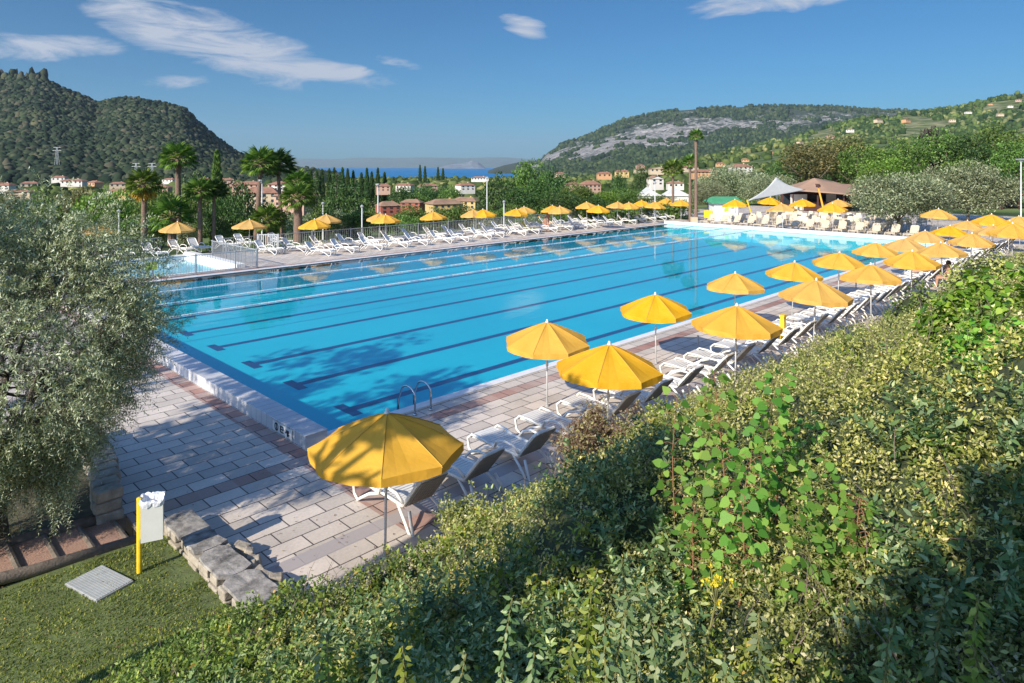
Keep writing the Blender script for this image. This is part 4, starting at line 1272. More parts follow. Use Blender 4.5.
for kind, mt in (('dark', 'leaf_dark'), ('mid', 'leaf_mid'), ('bright', 'leaf_bright'), ('autumn', 'leaf_autumn')):
    if kind in ('bright', 'autumn'): LIB[kind] = [make_tree('tree', 8, 8, M[mt], n_puff=52, per=75, leaf=.30, seed=21 + s) for s in range(2)]
    else: LIB[kind] = [make_tree('tree', 8, 8, M[mt], n_puff=52, per=75, leaf=.30, seed=31 + s) for s in range(3)]
LIB['purple'] = [make_tree('tree', 8, 8, M['leaf_purple'], n_puff=30, per=60, leaf=.32, seed=41)]
LIB['olive_s'] = [make_tree('olive_tree', 4.5, 7.5, M['leaf_olive'], n_puff=120, per=170, leaf=.19, trunk_frac=.14, seed=51, bark='olive_bark', wd=.4) , make_tree('olive_tree', 4.5, 7.5, M['leaf_olive'], n_puff=120, per=170, leaf=.19, trunk_frac=.14, seed=52, bark='olive_bark', wd=.4)]
LIB['bush'] = [make_tree('shrub', 2.4, 3, M['leaf_mid'], n_puff=26, per=70, leaf=.15, trunk_frac=.05, seed=61 + s) for s in range(2)]
LIB['bush_olive'] = [make_tree('shrub', 2.4, 3, M['leaf_olive'], n_puff=26, per=80, leaf=.13, trunk_frac=.05, seed=63)]


def make_cypress(mat, seed):
    global rng
    rng = np.random.default_rng(seed)
    root = empty('cypress_tree')
    m = MB(); m.tube([(0, 0, -.3), (0, 0, 2), (0, 0, 8)], [.16, .12, .03], 7); m.build('trunk', M['bark'], root)
    n = 3600; t = rng.uniform(0, 1, n) ** .8
    rad = .95 * np.minimum(1, (t * 6 + .25)) * (1 - t) ** .55 * (1 + .15 * np.sin(t * 40 + rng.uniform(0, 1, n)))
    a = rng.uniform(0, 2 * math.pi, n); r = rad * rng.uniform(.55, 1.05, n)
    P = np.stack([r * np.cos(a), r * np.sin(a), .35 + t * 9.4], 1)
    ax = np.stack([np.cos(a) * .35, np.sin(a) * .35, np.ones(n)], 1) + rng.normal(size=(n, 3)) * .2
    V, lp, k = leaf_geo(P, ax, .38 * rng.uniform(.6, 1.2, n), .15)
    np_mesh('crown', V, lp, k, mat, root)
    return root


LIB['cypress'] = [make_cypress(M['cypress'], 71)]
LIB['cypress_light'] = [make_cypress(M['cypress_light'], 72)]


def make_conifer(seed):
    global rng
    rng = np.random.default_rng(seed)
    root = empty('conifer_tree')
    m = MB(); m.tube([(0, 0, -.3), (0, 0, 4), (0, 0, 9.6)], [.2, .14, .03], 7); m.build('trunk', M['bark'], root)
    Ps, As = [], []
    for lev in range(22):
        z = .9 + lev * .4; rr_ = 2.3 * (1 - lev / 23) ** .8
        for k in range(9):
            a = rng.uniform(0, 6.28); nl = max(6, int(26 * rr_ / 2.3))
            t = rng.uniform(.15, 1, nl)
            d = np.array((math.cos(a), math.sin(a), -.12))
            Ps.append(d * (t * rr_)[:, None] + np.array((0, 0, z)) + rng.normal(size=(nl, 3)) * .09)
            As.append(d + rng.normal(size=(nl, 3)) * .5)
    P = np.concatenate(Ps); A = np.concatenate(As)
    V, lp, k = leaf_geo(P, A, .36 * rng.uniform(.6, 1.2, len(P)), .14)
    np_mesh('crown', V, lp, k, M['leaf_dark'], root)
    return root


LIB['conifer'] = [make_conifer(81), make_conifer(82)]


def plant(kind, px, ytop, d, wpx, label, i=0, group=None, cat='tree', sink=0.0, zb=None, base=8.0, basew=8.0):
    x, y = on(px, d); z0 = gz(x, y) if zb is None else zb
    if zb is None and y < 43.5 and x < 88: z0 = 0
    h = max((zat(ytop, d) - z0) * 1.1, .8); w = wpx / F_PX * d * 1.08
    o = take(kind, i); o.location = (x, y, z0 - sink)
    o.scale = (w / basew, w / basew, h / base); o.rotation_euler = (0, 0, random.uniform(0, 6.28))
    tag(o, label, cat, group)
    return o


# trees behind the far railing, left to right: (kind, px, y of the top, depth, width px)
GV = 'trees in the valley beyond the far railing'
named = [
 ('bright', 100, 192, 62, 66, 'yellow-green tree behind the palm with the orange skirt'),
 ('mid', 40, 194, 62, 66, 'green tree behind the top of the near olive tree'),
 ('autumn', 75, 190, 75, 44, 'brownish tree above the pale olive leaves'),
 ('mid', 158, 186, 70, 50, 'round green tree left of the tallest left palm'),
 ('mid', 196, 176, 95, 40, 'green tree beyond the light green cypress'),
 ('dark', 238, 188, 62, 50, 'dark round tree right of the light green cypress'),
 ('dark', 222, 200, 54, 40, 'dark low tree behind the paddling pool loungers'),
 ('dark', 262, 200, 60, 46, 'dark tree between the two leaning palms'),
 ('conifer', 316, 182, 92, 30, 'dark conifer right of the terracotta roofs'),
 ('conifer', 336, 177, 98, 32, 'tallest dark conifer of the valley clump'),
 ('conifer', 355, 182, 95, 30, 'dark conifer left of the thin white pole'),
 ('dark', 345, 190, 82, 50, 'broad dark tree in front of the conifers'),
 ('mid', 318, 212, 60, 34, 'low green tree behind the double parasol on the left'),
 ('mid', 352, 212, 62, 40, 'low green tree behind the thin lamp post'),
 ('dark', 403, 190, 140, 36, 'dark tree between the red house and the lake'),
 ('dark', 425, 186, 160, 34, 'dark green tree above the ochre roofs'),
 ('mid', 450, 187, 150, 30, 'green tree behind the long ochre house'),
 ('mid', 410, 208, 66, 44, 'green bushy tree below the red house'),
 ('dark', 462, 206, 64, 34, 'dark bushy tree left of the floodlight pole'),
 ('dark', 500, 176, 84, 46, 'dark tree right of the floodlight pole'),
 ('mid', 528, 166, 86, 52, 'tall green tree, highest of the dense clump behind the pool'),
 ('dark', 553, 172, 82, 46, 'dark tree in the dense clump below the cliff end'),
 ('mid', 575, 184, 74, 40, 'green tree right of the dense clump'),
 ('dark', 520, 190, 68, 50, 'dark spreading tree right behind the railing'),
 ('dark', 560, 192, 66, 50, 'dark low tree above the pair of touching parasols'),
 ('bright', 607, 190, 86, 36, 'bright green tree below the pink house'),
 ('dark', 594, 198, 66, 40, 'dark round bush tree behind the parasols'),
 ('mid', 634, 192, 82, 40, 'green tree below the cream houses'),
 ('dark', 620, 172, 170, 20, 'round dark tree beside the white gabled house'),
 ('dark', 640, 170, 150, 22, 'dark tree left of the white gabled house'),
 ('mid', 662, 196, 80, 38, 'green tree left of the white tents'),
 ('olive_s', 730, 170, 100, 66, 'grey-green tree behind the kiosk'),
 ('olive_s', 765, 176, 92, 56, 'grey-green tree behind the shade sail'),
 ('olive_s', 708, 184, 84, 40, 'grey-green tree right of the tall thin palms'),
 ('mid', 782, 158, 150, 30, 'dark green tree above the shade sail'),
 ('autumn', 812, 141, 112, 66, 'brownish broad tree behind the bar pavilion'),
 ('autumn', 836, 136, 118, 62, 'tall olive-brown tree above the bar roof'),
 ('mid', 856, 148, 108, 46, 'green tree between the brown tree and the olive tree'),
 ('bright', 884, 158, 96, 50, 'yellow-green tree behind the large olive tree'),
 ('mid', 905, 142, 112, 56, 'leafy green tree above the large olive tree'),
 ('mid', 938, 132, 122, 64, 'tall green tree on the right, above the gap of the olives'),
 ('dark', 966, 138, 118, 56, 'dark green tree right of the purple tree'),
 ('mid', 996, 128, 126, 64, 'green tree high at the right border'),
 ('bright', 960, 158, 96, 44, 'bright green tree behind the second olive tree'),
 ('mid', 1016, 146, 96, 52, 'green tree cut by the right border'),
 ('dark', 1000, 172, 84, 40, 'dark tree behind the right olive tree'),
 ('purple', 931, 124, 150, 26, 'dark purple-leaved tree among the green ones'),
 ('mid', 872, 172, 88, 40, 'green tree just above the bar annex roof'),
]
for i, (kind, px, yt, d, w, lab) in enumerate(named):
    if kind == 'olive_s': plant(kind, px, yt, d, w, lab, i, GV, base=4.5, basew=7.5)
    elif kind == 'conifer': plant(kind, px, yt, d, w, lab, i, GV, base=10, basew=4.6)
    else: plant(kind, px, yt, d, w, lab, i, GV)
# olive trees at the far end of the terrace
for i, (px, yt, d, w, lab) in enumerate(((898, 176, 55, 104, 'large grey-green olive tree left of the two at the far end'), (968, 168, 66, 92, 'second olive tree, right of the large one at the far end'))):
    plant('olive_s', px, yt, d, w, lab, i, 'olive trees at the far end of the terrace', zb=0, base=4.5, basew=7.5)
plant('cypress_light', 217, 163, 58, 17, 'light green narrow cypress among the left palms', 0, base=9.9, basew=1.9)
for k, (px, yt) in enumerate(((420, 167), (425, 168), (438, 169), (443, 170))):
    plant('cypress', px, yt, 560, 4.0, f'tall thin dark cypress against the lake, {ordw(k)} of four from left', 0, 'thin cypresses against the lake', base=9.9, basew=1.9)
for k in range(13):
    plant('cypress', 312 + k * 6.0 + random.uniform(-2, 2), 172 + random.uniform(0, 5), 190 + random.uniform(0, 40), 7, f'dark cypress, {ordw(k)} from left in the row below the lake', 0, 'row of dark cypresses below the lake', base=9.9, basew=1.9)
# low shrubs hiding the foot of the railing
random.seed(19)
for k in range(42):
    px = 100 + k * 14.2; 
    if px > 700: break
    d = 50 + (px - 100) * .028 + random.uniform(0, 6)
    plant('bush' if random.random() < .7 else 'bush_olive', px, 222 - (px - 100) * .028 + random.uniform(-6, 5), d, 34, f'low green hedge shrub, {ordw(k)} from the left behind the far railing', k, 'hedge shrubs behind the far railing', 'shrub', base=2.4, basew=3, zb=-1.0)
for k in range(14):
    plant('bush', 852 + k * 13.5, 205 + random.uniform(-3, 3), 84 + random.uniform(3, 8), 30, f'dark shrub, {ordw(k)} from left in the hedge behind the right olive trees', k, 'hedge shrubs behind the olive trees', 'shrub', base=2.4, basew=3, zb=0)
# many smaller valley trees
random.seed(23)
for k in range(120):
    px = random.uniform(-20, 800); d = random.choice((110, 130, 160, 200, 250, 300)) * random.uniform(.9, 1.15)
    x, y = on(px, d); h = random.uniform(5, 9)
    if 255 < px < 315 and d < 190: continue
    if 370 < px < 485 and d < 130: continue
    o = take(random.choice(('dark', 'dark', 'mid', 'mid', 'bright', 'autumn')), k)
    o.location = (x, y, gz(x, y)); w = h * random.uniform(.9, 1.3) / 8; o.scale = (w, w, h / 8); o.rotation_euler = (0, 0, random.uniform(0, 6))
    tag(o, 'small far-off tree among the houses of the valley', 'tree', 'far-off trees among the valley houses')
random.seed(29)
for k in range(70):
    px = random.uniform(780, 1060); d = random.uniform(120, 330)
    x, y = on(px, d); h = random.uniform(7, 12)
    o = take(random.choice(('dark', 'mid', 'mid', 'bright', 'autumn')), k)
    o.location = (x, y, gz(x, y)); w = h * random.uniform(.9, 1.3) / 8; o.scale = (w, w, h / 8); o.rotation_euler = (0, 0, random.uniform(0, 6))
    tag(o, 'leafy tree on the wooded slope above the olive trees', 'tree', 'trees on the wooded slope on the right')


# ------------------------------------------------------------------ palms
def make_palm(h, crown_r, trunk_r, label, px, d, zb=0.0, lean=0.0, skirt=False, seed=0, nf=34, mat='leaf_palm'):
    global rng
    rng = np.random.default_rng(seed)
    x, y = on(px, d)
    root = empty('palm_tree', (x, y, zb)); tag(root, label, 'palm tree', 'palm trees round the pool')
    m = MB(); npt = 14
    pts = [(lean * (t * 1.0) * h * SH * (1 if True else 0), -lean * t * h * CH, t * h) for t in np.linspace(0, 1, npt)]
    rad = [trunk_r * .78 * (1.15 - .3 * t + .08 * (i % 2)) for i, t in enumerate(np.linspace(0, 1, npt))]
    rad[-1] = trunk_r * 1.05; rad[-2] = trunk_r * 1.0
    m.tube(pts, rad, 10); m.build('trunk', M['palm_bark'], root, smooth=True)
    top = np.array(pts[-1])
    Ps, As, Ls, Us = [], [], [], []
    st_ = MB()
    for f in range(nf):
        a = f * 2.399; el = math.radians(78 - 105 * (f / nf) ** .85) 
        d3 = np.array((math.cos(a) * math.cos(el), math.sin(a) * math.cos(el), math.sin(el)))
        L = crown_r * .5
        hub = top + d3 * L + np.array((0, 0, -.05 * L))
        st_.tube([tuple(top), tuple(hub)], .02 * crown_r, 4)
        side = unit(np.cross(d3, (0, 0, 1.0)) + 1e-6)
        nl = 15
        for q in range(nl):
            t = (q / (nl - 1) - .5) * 2.6
            dd = d3 * math.cos(t) + side * math.sin(t) + np.array((0, 0, -.25 * abs(t) - .1))
            Ps.append(hub); As.append(dd); Ls.append(crown_r * .56 * (1 - .12 * abs(t)) * rng.uniform(.85, 1.1)); Us.append(np.cross(side, d3) + .3 * side * t)
    st_.build('frond_stalks', M['stem'], root)
    V, lp, k = leaf_geo(np.array(Ps), np.array(As), np.array(Ls), np.array(Ls) * .13, LANCE, up=unit(np.array(Us)))
    np_mesh('crown', V, lp, k, M[mat], root)
    if skirt:
        n = 260; a = rng.uniform(0, 6.28, n); el = rng.uniform(-1.3, -.5, n)
        A = np.stack([np.cos(a) * np.cos(el), np.sin(a) * np.cos(el), np.sin(el)], 1)
        P = np.tile(top + np.array((0, 0, -.1)), (n, 1)) + A * .15
        V, lp, k = leaf_geo(P, A, crown_r * .85 * rng.uniform(.6, 1, n), .1, LANCE)
        np_mesh('dead_fronds', V, lp, k, M['dead_frond'], root)


def palm(px, ytop, ybase, wpx, d, tr, label, **k):
    zb = k.pop('zb', None); zt = zat(ytop, d)
    zb = zat(ybase, d) if zb is None else zb
    make_palm(zt - zb - wpx / 2 / F_PX * d * .5, wpx / 2 / F_PX * d * 1.12, tr, label, px, d, zb=zb, **k)


palm(144, 176, 246, 34, 47, .22, 'palm with a skirt of orange dead fronds beyond the paddling pool', skirt=True, seed=1)
palm(178, 150, 236, 36, 54, .27, 'tallest left palm with a straight brown trunk', seed=2)
palm(200, 184, 244, 30, 50, .2, 'short palm left of the light green cypress', seed=3)
palm(214, 184, 246, 28, 51, .16, 'dark thin palm right in front of the light green cypress', seed=4, mat='leaf_dark')
palm(256, 155, 240, 38, 52, .22, 'left of the two leaning palms in front of the terracotta roofs', lean=.06, seed=5)
palm(283, 157, 243, 36, 54, .18, 'right one of the two leaning palms in front of the terracotta roofs', lean=-.07, seed=6, mat='leaf_dark')
palm(298, 176, 236, 30, 60, .14, 'bright green palm behind the stout palm', seed=7)
palm(298, 190, 246, 36, 49, .38, 'stout low palm with a thick shaggy trunk beside the railing', seed=8)
palm(172, 206, 246, 44, 50, .35, 'low bushy palm with a double trunk behind the parasol', seed=9, nf=26)
palm(268, 212, 244, 34, 50, .2, 'low bushy palm beside the gate panel', seed=10)
palm(696, 132, 224, 15, 65, .17, 'tallest thin palm at the far end of the pool', seed=11)
palm(690, 158, 224, 17, 66, .15, 'second thin palm, just left of the tallest at the far end', seed=12)
palm(673, 164, 222, 22, 70, .15, 'shorter palm left of the two thin ones at the far end', seed=13)

#@@VILLAGE
# ------------------------------------------------------------------ houses
def house(px, ybase, wpx, hpx, d, wall_i, label, roof='roof_tile', rot=0.0, depth=.8, nwin=4, gable=False, floors=2):
    wpx *= .78; hpx *= .74; x, y = on(px, d); W = wpx / F_PX * d; Hh = hpx / F_PX * d; zb = zat(ybase, d)
    zg = gz(x, y); low = max(min(zg, zb) - 1.0, zb - Hh * .5)
    r_ = empty('house', (x, y, zb), HEADING - R(90) + rot); tag(r_, label, 'house', 'houses of the village beyond the pool')
    D = W * depth; wh = Hh * .64; e = W * .05
    m = MB(); m.box((0, 0, (wh + low - zb) / 2), (W, D, wh - (low - zb))); m.build('wall', WALLS[wall_i], r_)
    m = MB()
    if gable:
        m.add([(-W / 2 - e, -D / 2 - e, wh), (W / 2 + e, -D / 2 - e, wh), (W / 2 + e, D / 2 + e, wh), (-W / 2 - e, D / 2 + e, wh), (0, -D / 2 - e, Hh), (0, D / 2 + e, Hh)], [(0, 4, 5, 3), (1, 2, 5, 4), (0, 3, 2, 1)])
        m.build('roof', M[roof], r_)
        m = MB(); m.add([(-W / 2, -D / 2 + .0, wh + .01), (W / 2, -D / 2, wh + .01), (0, -D / 2, Hh - .3), (-W / 2, -D / 2 - e * 1.2, wh + .01), (W / 2, -D / 2 - e * 1.2, wh + .01), (0, -D / 2 - e * 1.2, Hh - .25)], [(3, 4, 5), (0, 2, 1), (0, 1, 4, 3), (1, 2, 5, 4), (2, 0, 3, 5)])
        m.build('gable', WALLS[wall_i], r_)
    else:
        hx = W / 2 * .55
        m.add([(-W / 2 - e, -D / 2 - e, wh), (W / 2 + e, -D / 2 - e, wh), (W / 2 + e, D / 2 + e, wh), (-W / 2 - e, D / 2 + e, wh), (-hx, 0, Hh), (hx, 0, Hh)], [(0, 1, 5, 4), (1, 2, 5), (2, 3, 4, 5), (3, 0, 4), (3, 2, 1, 0)])
        m.build('roof', M[roof], r_)
    m = MB(); m.box((W * .2, 0, Hh * .98), (W * .05, W * .05, Hh * .2)); m.build('chimney', WALLS[wall_i], r_)
    for f in range(floors):
        for k in range(nwin):
            m = MB(); m.box((-W / 2 + W * (k + .5) / nwin, -D / 2 - .02, wh * (f + .55) / floors), (W / nwin * .34, .08, wh / floors * .48)); m.build('window', M['glass_dark'], r_)
    return r_


hs_ = [
 (262, 203, 40, 22, 120, 0, 'cream house with a low terracotta roof, left of the village complex', 'roof_tile', .2, .8, 4),
 (297, 206, 44, 22, 112, 1, 'pinkish house with a wide terracotta roof right of the leaning palms', 'roof_tile', -.3, .8, 4),
 (248, 190, 34, 12, 170, 1, 'pink house with a tiled roof behind the leaning palms', 'roof_tile', .1, .6, 5),
 (285, 190, 36, 12, 175, 2, 'pale house with a tiled roof above the village complex', 'roof_tile', -.1, .6, 5),
 (156, 192, 34, 10, 180, 1, 'pink-roofed house left of the cypress', 'roof_tile', .2, .6, 4),
 (120, 196, 24, 10, 150, 3, 'yellow house behind the palm with the orange skirt', 'roof_tile', 0, .6, 3),
 (20, 196, 30, 9, 190, 0, 'cream house at the left border above the olive tree', 'roof_tile', .2, .6, 3),
 (4, 190, 22, 10, 230, 2, 'white house cut by the left border', 'roof_tile', 0, .6, 3),
 (74, 184, 26, 7, 330, 2, 'long pale house at the foot of the wooded hill', 'roof_tile', .1, .5, 5),
 (118, 187, 18, 7, 320, 0, 'small cream house below the wooded hill', 'roof_tile', .4, .6, 3),
 (226, 184, 22, 8, 300, 1, 'small terracotta-roofed house left of the leaning palms', 'roof_tile', .3, .6, 3),
 (388, 213, 26, 16, 92, 4, 'red house with a low brown roof in the valley', 'roof_brown', .5, .9, 3),
 (412, 208, 26, 12, 98, 4, 'long low brown-roofed annex right of the red house', 'roof_brown', -.2, .6, 3),
 (444, 212, 40, 18, 88, 3, 'ochre house with a brown tiled roof left of the floodlight pole', 'roof_brown', .45, .8, 5),
 (466, 208, 34, 15, 96, 3, 'yellow house with a brown tiled roof behind the ochre one', 'roof_brown', -.3, .7, 4),
 (383, 191, 18, 10, 190, 1, 'pink house left of the thin cypresses', 'roof_tile', .2, .7, 3),
 (405, 189, 20, 8, 230, 2, 'white house with an orange roof below the thin cypresses', 'roof_tile', -.2, .7, 4),
 (428, 190, 22, 9, 215, 1, 'pink house with an orange roof right of the thin cypresses', 'roof_tile', .3, .7, 4),
 (465, 190, 20, 10, 200, 2, 'white house with a red roof left of the floodlight pole top', 'roof_tile', .5, .9, 3),
 (480, 180, 22, 5, 420, 2, 'long white building on the lake shore', 'roof_brown', 0, .4, 6),
 (572, 188, 18, 8, 200, 1, 'pink house partly hidden by the dense tree clump', 'roof_tile', .2, .8, 3),
 (590, 191, 22, 14, 170, 1, 'tall pink house with red shutters in front of the cliff', 'roof_tile', .25, .9, 4),
 (604, 177, 18, 7, 330, 5, 'small orange house above the pink house', 'roof_tile', 0, .7, 3),
 (622, 175, 18, 7, 300, 3, 'yellow house with a pale roof in the middle of the slope', 'roof_tile', -.2, .7, 3),
 (655, 185, 17, 13, 170, 2, 'white gabled house with two windows left of the thin palms', 'roof_brown', .2, .9, 2),
 (675, 187, 20, 8, 160, 2, 'low white house with a grey roof beside the thin palms', 'roof_brown', 0, .6, 3),
 (705, 176, 34, 9, 230, 5, 'long orange building with a tiled roof right of the thin palms', 'roof_tile', 0, .5, 7),
 (740, 172, 24, 11, 220, 2, 'white house with a bright orange roof on the slope', 'roof_tile', .1, .8, 4),
 (658, 172, 22, 7, 330, 0, 'cream house above the white gabled house', 'roof_tile', 0, .6, 4),
 (690, 170, 18, 6, 350, 0, 'cream house behind the tallest thin palm', 'roof_tile', .2, .6, 3),
]
for a in hs_:
    house(*a[:7], roof=a[7], rot=a[8], depth=a[9], nwin=a[10], gable='gabled' in a[6], floors=1 if a[3] < 9 else 2)
for px, w, lab in ((649, 22, 'white tent roof behind the far parasols, the left one'), (676, 26, 'white tent roof behind the far parasols, the right one')):
    x, y = on(px, 92); W = w / F_PX * 92; zb = zat(206, 92)
    r_ = empty('white_tent', (x, y, zb), HEADING - R(90)); tag(r_, lab, 'tent', 'white tents beyond the far railing')
    m = MB(); m.box((0, 0, .5), (W * .9, W * .8, 2.2)); m.build('wall', WALLS[2], r_)
    m = MB(); m.add([(-W / 2, -W * .45, 1.4), (W / 2, -W * .45, 1.4), (W / 2, W * .45, 1.4), (-W / 2, W * .45, 1.4), (-W * .1, 0, 2.6), (W * .1, 0, 2.2)], [(0, 1, 5, 4), (1, 2, 5), (2, 3, 4, 5), (3, 0, 4)]); m.build('roof', M['sail'], r_)


# ------------------------------------------------------------------ hills, each a body with a ridge, a front and a back slope
def px2az(px): return HEADING - math.atan((px - 512) / F_PX)


def hill(name, ridge, dist, foot, zfoot, mat, n_az=360, n_t=60, rough=.04, back=1.6, profile=1.0, rock=None, seed=0):
    """ridge: [(px, y)] skyline; dist: depth of the ridge; foot: depth where the front slope starts"""
    pxs = np.array([p[0] for p in ridge], float); ys = np.array([p[1] for p in ridge], float)
    px = np.linspace(pxs[0], pxs[-1], n_az)
    yy = np.interp(px, pxs, ys)
    D = dist if callable(dist) else (lambda p: np.full_like(p, dist))
    Dr = D(px); zr = EYE - (yy - HORIZON) / F_PX * Dr
    t = np.concatenate([np.linspace(0, 1, n_t), np.linspace(1.03, back, 14)])
    PX, T = np.meshgrid(px, t, indexing='ij')
    DR = Dr[:, None]; ZR = zr[:, None]
    dep = foot + (DR - foot) * T
    tf = (zfoot - EYE) / foot; tr = (ZR - EYE) / DR
    g_ = tf + (tr - tf) * np.clip(T, 0, 1) ** profile
    front = EYE + g_ * dep
    backz = zfoot + (ZR - zfoot) * np.cos(np.clip((T - 1) / (back - 1), 0, 1) * math.pi / 2)
    Z = np.where(T <= 1, front, backz)
    X = dep * CH + (PX - 512) / F_PX * dep * SH; Y = dep * SH - (PX - 512) / F_PX * dep * CH
    sc = (dist if not callable(dist) else 1500) * .08
    nz = fbm(X / sc, Y / sc, seed, 6) - .5
    Z = Z + nz * rough * np.maximum(ZR - zfoot, 1) * 2.2 * np.sin(np.clip(T, 0, 1) * math.pi) ** .8
    V = np.stack([X, Y, Z], -1).reshape(-1, 3)
    nt_ = len(t); i, j = np.meshgrid(np.arange(n_az - 1), np.arange(nt_ - 1), indexing='ij'); a = i * nt_ + j
    o = np_mesh(name, V, np.stack([a, a + 1, a + nt_ + 1, a + nt_], -1), 4, mat, smooth=True)
    tag(o, kind='structure')
    if rock is not None:
        r = rock(PX, T)
        at_ = o.data.attributes.new('rock', 'FLOAT', 'POINT'); at_.data.foreach_set('value', r.reshape(-1).astype(np.float32))
    return X, Y, Z, T, PX


def wood_on(name, X, Y, Z, T, n, size, mat, seed, tmin=.02, tmax=1.02, pmax=None, tall=1.25, PX=None, filt=None):
    global rng
    rng = np.random.default_rng(seed)
    na, nt_ = X.shape
    P = []
    fi = rng.uniform(0, na - 1.001, n * 2); tt = rng.uniform(tmin, tmax, n * 2)
    tv = T[0]; fj = np.interp(tt, tv, np.arange(nt_))
    i0 = fi.astype(int); j0 = np.minimum(fj.astype(int), nt_ - 2); u = fi - i0; v = fj - j0
    def bl_(A): return (A[i0, j0] * (1 - u) * (1 - v) + A[i0 + 1, j0] * u * (1 - v) + A[i0, j0 + 1] * (1 - u) * v + A[i0 + 1, j0 + 1] * u * v)
    x, y, z = bl_(X), bl_(Y), bl_(Z)
    keep = np.arange(len(x)) < n
    if filt is not None: keep &= filt(bl_(PX), tt, x, y)
    x, y, z = x[keep], y[keep], z[keep]
    s = size * (.35 + 1.15 * rng.uniform(0, 1, len(x)) ** 1.8)
    o = blobs(name, np.stack([x, y, z + s * .5], 1), s, mat, s * tall * rng.uniform(.8, 1.2, len(x)))
    tag(o, kind='stuff')
    return o


ridgeL = [(-160, 60), (-60, 66), (0, 80), (20, 79), (42, 82), (60, 90), (80, 98), (96, 107), (112, 102), (135, 102), (160, 106), (184, 112), (192, 120), (205, 132), (222, 146), (240, 158), (262, 165), (300, 172), (340, 178)]
H1 = hill('wooded_hill', ridgeL, lambda p: 1150 + 0 * p, 520, -14, M['hill_ground'], rough=.06, seed=4, profile=.85)
o = wood_on('hillside_woods', *H1[:4], 56000, 3.9, M['hill_trees'], 5); tag(o, 'dark green wood covering the hill on the left', 'woods')

ridgeM = [(520, 169), (540, 160), (548, 152), (560, 145), (575, 140), (590, 135), (605, 128), (625, 120), (660, 112), (700, 109), (760, 106), (830, 107), (870, 110), (950, 112), (1040, 112)]
def rockf(PX, T):
    band = np.interp(PX, [520, 550, 600, 680, 760, 860, 1040], [.8, .78, .66, .72, .78, .84, .9])
    wd = np.interp(PX, [520, 560, 640, 720, 860, 1000], [.17, .20, .19, .15, .12, .05])
    return np.exp(-((T - band) / wd) ** 2) * np.interp(PX, [520, 545, 560, 700, 780, 880, 1000], [.7, 1.0, 1.12, .95, .72, .5, .1])
H2 = hill('cliff_mountain', ridgeM, 3600, 1500, -40, M['cliff'], rough=.07, seed=9, rock=rockf, n_az=420, n_t=110, profile=1.0)
ridgeR = [(560, 184), (600, 178), (650, 170), (700, 160), (740, 150), (790, 138), (830, 128), (862, 120), (890, 117), (930, 112), (960, 108), (990, 101), (1024, 93), (1100, 80), (1200, 70)]
H3 = hill('green_hillside', ridgeR, lambda p: 1500 + 0 * p, 240, -22, M['slope_ground'], rough=.05, seed=14, profile=.9)
o = wood_on('hillside_trees', *H3[:4], 56000, 4.0, M['slope_trees'], 15, PX=H3[4], filt=lambda p, t, x, y: fbm(x / 90, y / 90, 51) > .44); tag(o, 'green trees covering the hillside on the right', 'woods')
o = wood_on('ridge_trees', *H1[:4], 900, 5.0, M['hill_trees'], 25, .97, 1.02, tall=2.4, PX=H1[4], filt=lambda p, t, x, y: p < 46); tag(o, 'row of upright trees on the skyline of the left hill', 'woods')
# lower mountain slope greenery
o = wood_on('mountain_foot_woods', *H2[:4], 52000, 6.2, M['mountain_trees'], 35, .02, 1.01, PX=H2[4], filt=lambda p, t, x, y: rockf(p, t) + (fbm(x / 80, y / 80, 52) - .5) * 2.6 < .42); tag(o, 'dark green woods round the cliffs of the far mountain', 'woods')
# far shore across the lake
ridgeF = [(100, 166), (200, 160), (250, 159), (300, 158.5), (340, 159), (360, 157.5), (392, 158), (420, 157.5), (470, 158), (500, 157), (530, 159), (560, 160), (640, 162)]
hill('far_shore', ridgeF, 15000, 11500, -44, M['far_shore'], rough=.15, seed=31, back=2.2)
ridgeS = [(488, 171), (495, 168), (505, 165), (520, 162), (545, 160), (580, 164), (640, 170)]
hill('near_headland', ridgeS, 4800, 3800, -44, M['hill_ground'], rough=.1, seed=33, back=2)
cl = [(436, 168), (452, 164.0), (462, 163.8), (468, 162), (472, 160.5), (478, 162), (486, 168)]
hill('chalk_headland', cl, 9300, 9000, -44, mat_plain('pale_cliff', (.14, .16, .17), .9, .3, .01), rough=.1, seed=35, back=3, n_az=80, n_t=20)
# far-off wood on the valley floor
rng = np.random.default_rng(91)
n = 14000
a_px = rng.uniform(-120, 1150, n); dd = 230 * (2400 / 230) ** (rng.uniform(0, 1, n) ** 1.1)
xx = dd * CH + (a_px - 512) / F_PX * dd * SH; yv = dd * SH - (a_px - 512) / F_PX * dd * CH
dens = fbm(xx / 70, yv / 70, 8)
kp_ = dens > .44
xx, yv, dd = xx[kp_], yv[kp_], dd[kp_]
s = rng.uniform(1.6, 3.8, len(xx)) * (1 + dd / 5000)
o = blobs('valley_woods', np.stack([xx, yv, G(xx, yv) + s * .5], 1), s, M['slope_trees'], s * rng.uniform(.8, 1.3, len(xx)))
tag(o, 'mixed far-off trees and groves on the valley floor', 'woods', kind='stuff')
